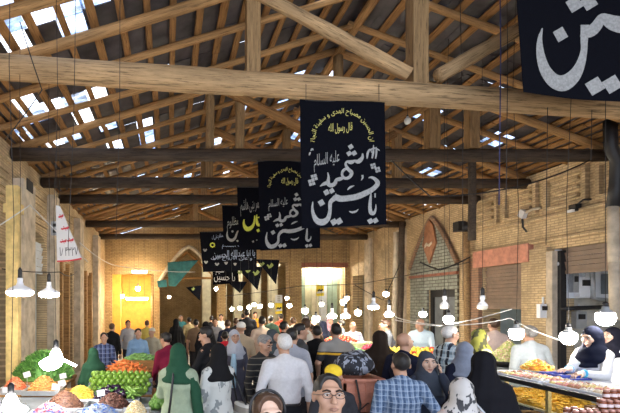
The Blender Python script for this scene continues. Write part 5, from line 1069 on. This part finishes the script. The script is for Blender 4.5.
r4 = person('woman in slate headscarf holding a phone to her ear', 427, 350, 4.65, -12, 'f', cover='hijab', cmat=(.055, .065, .085), coat=(.04, .05, .075), skin=2, arms=(None, (.115, -.06, 1.5, (-.12, .02, 1), (-1, -.1, 0), .8)), tier='near')
root, at, A, w, U, k = r4
p = at(A[1][2]+V3(-.035, -.005, .075)); o = thing('phone', 'black phone held to the ear of the woman in slate headscarf', 'phone', p, math.radians(-12)); MB().box((0, 0, 0), (.01, .07, .145), Matrix.Rotation(-.15, 3, 'Y')).build('body', M['black'], o); MB().box((-.006, 0, 0), (.002, .064, .135), Matrix.Rotation(-.15, 3, 'Y')).build('screen', M['door'], o)
person('woman in a white and black patterned headscarf at the bottom edge, seen from behind', 461, 376, 3.4, 170, 'f', cover='hijab', cmat=SCARF, coat=(.45, .38, .36), tier='mid')
r6 = person('woman in a full black chador with a grey bag strap across her back', 483, 349, 4.05, 158, 'f', cover='chador', cmat=(.010, .010, .013), girth=1.22, arms=(None, (.3, -.2, .95)))
root, at, A, w, U, k = r6; from mathutils.bvhtree import BVHTree
me = [c for c in root.children if c.name.startswith('chador')][0].data; bv = BVHTree.FromPolygons([v.co for v in me.vertices], [p.vertices for p in me.polygons])
mb = MB(); mb.tube([at(np.array(bv.ray_cast(Vector((x, 1, z)), Vector((0, -1, 0)))[0])/k+V3(0, .008, 0)) for x, z in [(.19-.36*q, 1.34-.44*q) for q in np.linspace(0, 1, 12)]], .013, 7); tag(mb.build('bag_strap', M['pipe'], None, True), 'grey shoulder strap lying diagonally across the full black chador', 'strap')
person('woman in grey headscarf and navy coat, just behind the full black chador', 464, 341, 5.3, 165, 'f', cover='hijab', cmat=(.22, .25, .32), coat=(.012, .014, .03))
r8 = person('white haired man with glasses in a black and white checked shirt, in profile', 449.5, 325, 6.12, 105, 'm', PLB2, hair='white', style='short', skin=1, head=(-5, 6)); spectacles(r8)
person('bald man in a navy shirt, head in profile towards the fruit', 404, 333, 5.55, 118, 'm', (.012, .014, .03), style='bald', skin=1, head=(-10, 12), girth=1.05)
person('woman in a dark brown chador, back turned, facing the vegetable stand', 380, 329, 6.3, 160, 'f', cover='chador', cmat=(.028, .019, .014))
person('woman in an olive yellow patterned headscarf, face in profile', 480, 328, 6.45, 95, 'f', cover='hijab', cmat=OLV, coat=(.5, .5, .3), skin=2)
person('dark haired man in pale pink shirt, back turned, beyond the olive headscarf', 494, 318, 8.5, 175, 'm', (.62, .48, .42), hair='brown', skin=1)
person('grey shirted man with cropped hair, back turned, behind the sweets counter', 530, 325, 6.65, 178, 'm', (.42, .46, .48), hair='grey', skin=1, girth=1.15, arms=((-.25, -.25, 1.05), None))
person('vendor in a pale blue shirt bending over the yellow fruit', 420, 318.5, 9.5, 320, 'm', (.50, .62, .70), hair='grey', style='fringe', skin=1, lean=22, arms=((-.1, -.42, 1.0), (.1, -.42, 1.0)), head=(-15, 10))
person('vendor in a pale lilac shirt behind the red tomatoes', 353, 321.5, 11.15, -5, 'm', (.52, .52, .66), hair='grey', style='fringe', skin=1, arms=((-.15, -.35, 1.1), (.15, -.35, 1.1)))
person('bent man in dark grey beside the pale green fronted stand', 385, 319, 9.24, 258, 'm', (.16, .17, .19), hair='brown', skin=1, lean=8, arms=((-.12, -.3, 1.0), (.12, -.3, 1.0)))
r17 = person('vendor in navy hood and white coat reaching across the sweets counter', 592, 325, 5.2, 288, 'f', cover='hijab', cmat=(.006, .008, .02), coat=(.62, .62, .64), skin=2, z0=.2, h=1.64, tier='near', head=(-12, 14), arms=((-.02, -.46, 1.24, (-.1, -1, -.1), (0, 0, -1), .3), (.1, -.44, 1.2, (-.2, -1, -.1), (0, 0, -1), .6)), hem=.7, lean=6)
root, at, A, w, U, k = r17; mb = MB()
for S0, E, T in A: d = (T-E)/np.linalg.norm(T-E); mb.tube([E+(T-E)*.86, E+(T-E)*.95], .049, 12)
smesh('cuff', [(np.array(mb.v), mb.f, 0)], [pp((.05, .4, .65))], root, k)
p = at(A[1][2]+V3(-.06, -.13, -.03)); o = thing('wooden_spatula', 'pale wooden spatula in the hand of the hooded vendor', 'spatula', p); MB().tube([(-.12, 0, -.01), (.06, .02, .01)], .009, 8).build('handle', pp((.75, .55, .25)), o, True); MB().box((-.17, -.005, -.015), (.12, .05, .008)).build('blade', pp((.75, .55, .25)), o)
r18 = person('second hooded woman in white at the picture edge, half out of view', 612, 335, 5.85, 275, 'f', cover='hijab', cmat=(.012, .012, .02), coat=(.68, .68, .7), skin=2, z0=.2, h=1.6, hem=.7)
for pr, n, lb in ((r17, 'wooden_platform', 'low wooden platform under the vendor in white coat'), (r18, 'wooden_platform', 'low wooden platform under the second hooded woman')):
    l = pr[0].location; o = thing(n, lb, 'platform', (l.x, l.y, 0)); MB().b2((-.25, -.27, .15), (.3, .27, .2)).build('deck', WOODT, o); MB().b2((-.2, -.25, 0), (-.12, .25, .15)).b2((.15, -.25, 0), (.23, .25, .15)).build('bearers', WOODT, o)
person('man in a grey shirt with a yellow and black chest band, back turned', 336, 323, 7.0, 176, 'm', RUG, sleeve='short', hair='black', skin=1, girth=1.12, arms=((-.3, -.15, 1.0), (.24, -.1, .95)))
person('man in black sleeveless vest next to the yellow banded shirt', 317, 325, 7.55, 170, 'm', (.012, .012, .013), sleeve='none', hair='black', skin=1)
person('cropped haired man in a light shirt behind the black vest', 306, 318, 8.5, 190, 'm', (.52, .48, .42), hair='brown', skin=1)
person('dark haired man in charcoal leaning to the crowd middle', 300, 323, 6.9, 95, 'm', (.07, .075, .08), sleeve='short', hair='black', skin=1)
r23 = person('white haired man in a white shirt and black trousers, back turned', 284.5, 333, 5.0, 180, 'm', (.60, .59, .60), bottom=(.014, .015, .018), hair='white', style='short', skin=1, tuck=True, girth=1.12, arms=((-.30, -.05, .86), (.30, -.05, .86)))
def carrier(pr, i, label, mat, sz=(.1, .07, .13), name='plastic_bag'):
    root, at, A, w, U, k = pr; E, T = A[i][1], A[i][2]; d = (T-E)/np.linalg.norm(T-E); p = at(T+d*.09); o = thing(name, label, 'bag', p)
    V, Q = nets([pe((0, 0, -.07-sz[2]), sz, None, .03), pe((.3*sz[0], .01, -.07-sz[2]*1.4), (sz[0]*.7, sz[1], sz[2]*.6), None, .04), pc((0, 0, -.10), (0, 0, -.02), .05, .016, .04)], .011, (), lambda X: .006*np.sin(40*X[:, 0]+25*X[:, 2])*np.sin(33*X[:, 1]+9*X[:, 2])); smesh('sack', [(V, Q, 0)], [mat], o, 1)
    MB().tube([(-.02, 0, -.03), (-.03, 0, .02), (0, 0, .035), (.03, 0, .02), (.02, 0, -.03)], .005, 6).build('handle', mat, o, True); return o
PLAST = plain('white_plastic', (.72, .72, .74), .4, .06, 12)
carrier(r23, 1, 'white plastic bag in the hand of the white haired man', PLAST)
w, U, k = r23[3], r23[4], r23[5]; mb = MB(); mb.tube([V3(.165*math.sin(q), -.125*math.cos(q), .985) for q in np.linspace(0, 2*PI, 25)], .015, 6); smesh('belt', [(np.array(mb.v), mb.f, 0)], [M['black']], r23[0], k)
r24 = person('grey haired man in a dark striped shirt looking down, sunglasses on his head', 264, 334, 5.75, 25, 'm', STR, hair='grey', skin=1, head=(15, 22), arms=(None, (.1, -.3, 1.2, (-.3, -.4, 1), (-1, 0, 0), .9))); spectacles(r24, 1, 'sunglasses', .075)
p = r24[1](r24[2][1][2]+V3(-.03, -.06, .07)); o = thing('paper_cup', 'small white cup held by the man in dark striped shirt', 'cup', p); MB().lathe([(.024, -.04), (.033, .04)], n=12).build('cup', M['paper'], o, True); MB().lathe([(.033, .037), (.036, .043), (.031, .043)], n=12).build('rim', M['paper'], o, True)
r25 = person('man in a pale grey shirt right behind the white haired man', 292, 327, 6.1, 150, 'm', (.36, .38, .44), sleeve='short', hair='black', skin=1, arms=(None, (.28, -.25, 1.05)))
person('woman in a grey green headscarf behind the sunglasses on a grey head', 273, 328, 7.25, 40, 'f', cover='hijab', cmat=(.07, .09, .10), coat=(.03, .03, .035), skin=1)
person('man in a beige shirt walking away, far beyond the striped shirt', 262, 316, 10.2, 178, 'm', (.58, .46, .36), hair='black', skin=1)
person('man in a white prayer cap and tan tunic, back turned', 241, 321, 8.3, 185, 'm', (.48, .38, .26), cover='cap', cmat=(.75, .73, .68), style='bald', skin=1)
person('tall man in a black T-shirt, back turned, in the far crowd', 247, 309, 13.6, 180, 'm', (.012, .012, .015), sleeve='short', hair='black', skin=1, girth=1.15)
r30 = person('woman in pale grey headscarf with a light blue shawl, walking this way', 234.5, 329, 7.3, 5, 'f', cover='hijab', cmat=(.42, .44, .50), coat=(.08, .08, .11), skin=1, tier='mid', stride=.1)
w, U, k = r30[3], r30[4], r30[5]; mb = MB(); mb.tube([U((-.05, -.16, 1.36)), U((-.06, -.19, 1.2)), V3(-.06, -.17, .95), V3(-.06, -.17, .8)], [.035, .05, .05, .045], 8); smesh('shawl', [(np.array(mb.v), mb.f, 0)], [cloth((.4, .6, .75))], r30[0], k)
person('person in a bright red top between two dark shirts', 225, 331, 9.0, 175, 'm', (.62, .03, .05), hair='black', skin=1)
r33 = person('dark haired man in a black shirt, head bowed towards the stalls', 207, 326, 6.35, 245, 'm', (.016, .016, .018), hair='black', skin=1, head=(0, 18), arms=((-.1, -.35, 1.1), (.1, -.35, 1.1)))
r34 = person('woman in black headscarf and white floral coat carrying a bag', 218, 342, 5.0, 205, 'f', cover='hijab', cmat=(.012, .012, .013), coat=FLO, skin=2, hem=.62, arms=((-.05, -.42, 1.13), (.22, -.06, .86)), girth=1.08)
carrier(r34, 1, 'translucent white carrier bag in the hand of the woman in floral coat', plain('thin_plastic', (.55, .58, .62), .4, .1, 10), (.085, .06, .11))
root, at, A, w, U, k = r34; p = at((-.27, .1, .86)); o = thing('striped_tote', 'grey striped tote bag slung from the shoulder of the floral coat', 'bag', p, .35); V, Q = nets([pl((0, 0, .16), (0, 0, -.14), (.05, .15), (.06, .19), (1, 0, 0), .03)], .011); smesh('sack', [(V, Q, 0)], [banded('tote_stripes', (.30, .27, .23), (.62, .60, .55), 9, .3, .62)], o, 1)
mb = MB(); q = at((-.17, .04, 1.44))-p; Rm = Matrix.Rotation(-.35, 3, 'Z'); q = Rm @ q; mb.tube([(0, -.11, .15), q*.6+Vector((0, -.06, .05)), q+Vector((0, 0, .02)), q*.6+Vector((0, .06, .05)), (0, .11, .15)], .011, 6); mb.build('strap', M['black'], o, True)
r35 = person('woman in dark green headscarf and long sage coat, back turned', 178.5, 342, 4.8, 165, 'f', cover='hijab', cmat=(.02, .068, .038), coat=LG, skin=2, hem=.3, arms=(None, (.13, -.33, 1.14)), girth=1.12)
root, at, A, w, U, k = r35; mb = MB(); mb.tube([U((-.14, .02, 1.42)), U((-.2, .04, 1.25)), V3(-.235, .04, 1.0), V3(-.24, .04, .72)], [.05, .062, .06, .05], 10); smesh('scarf_end', [(np.array(mb.v), mb.f, 0)], [cloth((.02, .068, .038))], root, k)
p = at((.17, .19, .86)); o = thing('handbag', 'black handbag hanging on a strap against the sage coat', 'bag', p, math.radians(165)); V, Q = nets([pl((0, 0, .07), (0, 0, -.08), (.12, .05), (.14, .06), (1, 0, 0), .03)], .01); smesh('pouch', [(V, Q, 0)], [M['black']], o, 1)
MB().tube([(-.1, 0, .1), (-.12, -.02, .3), (-.14, -.03, .5), (-.13, -.1, .6)], .012, 6).build('strap', M['black'], o, True); MB().box((0, .062, .0), (.2, .006, .012)).build('zip', M['steel'], o)
p = at(A[1][2]+V3(.0, -.14, .04)); o = thing('phone', 'pale blue phone held up by the woman in the sage coat', 'phone', p, math.radians(165)); MB().box((0, 0, 0), (.075, .012, .14), Matrix.Rotation(.6, 3, 'X')).build('body', M['white'], o); MB().box((0, .007, 0), (.066, .003, .128), Matrix.Rotation(.6, 3, 'X')).build('screen', pp((.2, .35, .7)), o)
person('man in a maroon shirt and blue jeans leaning over the goods', 166, 332, 6.95, 215, 'm', (.16, .012, .035), bottom=(.02, .03, .07), hair='black', skin=1, lean=16, arms=((-.15, -.4, 1.0), (.12, -.4, .95)), girth=1.12)
person('person stooping in a long dull green chador behind the limes', 93, 347, 7.0, 200, 'f', cover='chador', cmat=(.022, .07, .04), lean=14, skin=1, head=(0, 30), girth=.95)
person('man in a navy checked shirt standing beyond the green chador', 104, 332, 8.7, 10, 'm', PLN, hair='black', skin=1)
person('man in a light blue shirt beyond the green peppers', 138, 328, 9.6, 15, 'm', (.22, .36, .55), hair='black', skin=1)
person('man in a pale cap behind the green pepper crate, next to light blue shirt', 152, 327, 10.3, -20, 'm', (.42, .38, .28), cover='cap', cmat=(.6, .58, .5), style='bald', skin=1)
person('boy in a yellow and black cap behind the man in glasses', 333, 363, 4.05, 175, 'm', (.03, .03, .035), cover='cap', cmat=(.78, .55, .04), style='bald', skin=1, girth=.9)
FARP = [('man in brown, back turned, in the distance under the pointed arch', 196, 319, 12.2, 180, 'm', (.20, .13, .08), None), ('woman in a black chador far off beside the man in brown', 206, 320.5, 11.2, 175, 'f', 'chador', (.015, .015, .017)),
        ('man in a grey shirt far off, right of the black shirted bowed head', 215, 318, 13.0, 10, 'm', (.22, .22, .24), None), ('dark haired man in dark blue above the red top', 227.5, 319.5, 11.4, 180, 'm', (.02, .025, .05), None),
        ('man in charcoal in the far crowd beside the tall black T-shirt', 236, 317.5, 12.6, 180, 'm', (.04, .04, .045), None), ('person in orange yellow far beyond the beige shirt', 255, 311.5, 17.0, 0, 'm', (.65, .32, .04), None),
        ('man in dark green far behind the beige shirt', 271, 315.5, 13.4, 180, 'm', (.04, .07, .05), None), ('dark haired man in black behind the grey green headscarf', 284, 321, 9.1, 120, 'm', (.015, .015, .018), None),
        ('man in a dark brown jacket between the light shirt and the black vest', 312.5, 321, 9.7, 175, 'm', (.05, .032, .022), None), ('woman in a navy chador far behind the black vest', 323, 320, 11.2, 180, 'f', 'chador', (.015, .018, .035)),
        ('man in a blue grey shirt beyond the yellow banded shirt', 341, 319.5, 11.6, 250, 'm', (.14, .18, .24), None), ('man in an ivory shirt far off near the yellow notice on the pier', 293, 317, 12.0, 180, 'm', (.6, .55, .45), None),
        ('woman in a pinkish headscarf far back under the hanging bulbs', 330, 317, 13.6, 0, 'f', 'hijab', (.5, .25, .3)), ('man in rust red far back between the bulbs and notices', 281, 313.5, 15.6, 180, 'm', (.3, .07, .04), None),
        ('woman in a grey chador far back below the bright shopfront', 306, 314.5, 15.2, 180, 'f', 'chador', (.09, .09, .10)), ('man in white far back at the passage mouth', 221, 314, 16.6, 0, 'm', (.65, .65, .62), None),
        ('man in black far back at the passage mouth, beside the one in white', 211.5, 315.5, 15.6, 180, 'm', (.014, .014, .016), None), ('man in khaki far back before the pointed arch', 189, 317, 15.0, 200, 'm', (.3, .24, .13), None),
        ('woman in a black chador far back before the orange shop', 176, 318, 14.0, 190, 'f', 'chador', (.013, .013, .015)), ('man in teal far back beneath the triangular awning', 181, 315, 17.2, 10, 'm', (.06, .22, .24), None),
        ('man in a dark shirt far back below the pennants', 243, 313.5, 17.6, 180, 'm', (.03, .03, .04), None), ('man in a yellow shirt before the orange shop', 147, 320, 13.4, 180, 'm', (.6, .48, .12), None),
        ('man in pale grey before the orange shop, near the wall', 128, 320, 13.0, 20, 'm', (.4, .4, .42), None), ('man in black between the orange shop and the herbs', 112, 323, 11.6, 160, 'm', (.02, .02, .022), None)]
for lb, px, cr_, Y, fc, sx, cov, cm in FARP:
    if cov in ('chador', 'hijab'): person(lb, px, cr_, Y, fc, sx, cover=cov, cmat=cm, coat=(.05, .05, .06) if cov == 'hijab' else None, skin=1)
    else: person(lb, px, cr_, Y, fc, sx, cov, hair=random.choice(['black', 'black', 'brown']), skin=1, sleeve=random.choice(['long', 'short']))
for i, a in enumerate(PLACED):
    for b in PLACED[i+1:]:
        if math.hypot(a[0]-b[0], a[1]-b[1]) < .42: print('CLOSE', round(math.hypot(a[0]-b[0], a[1]-b[1]), 2), a, b)
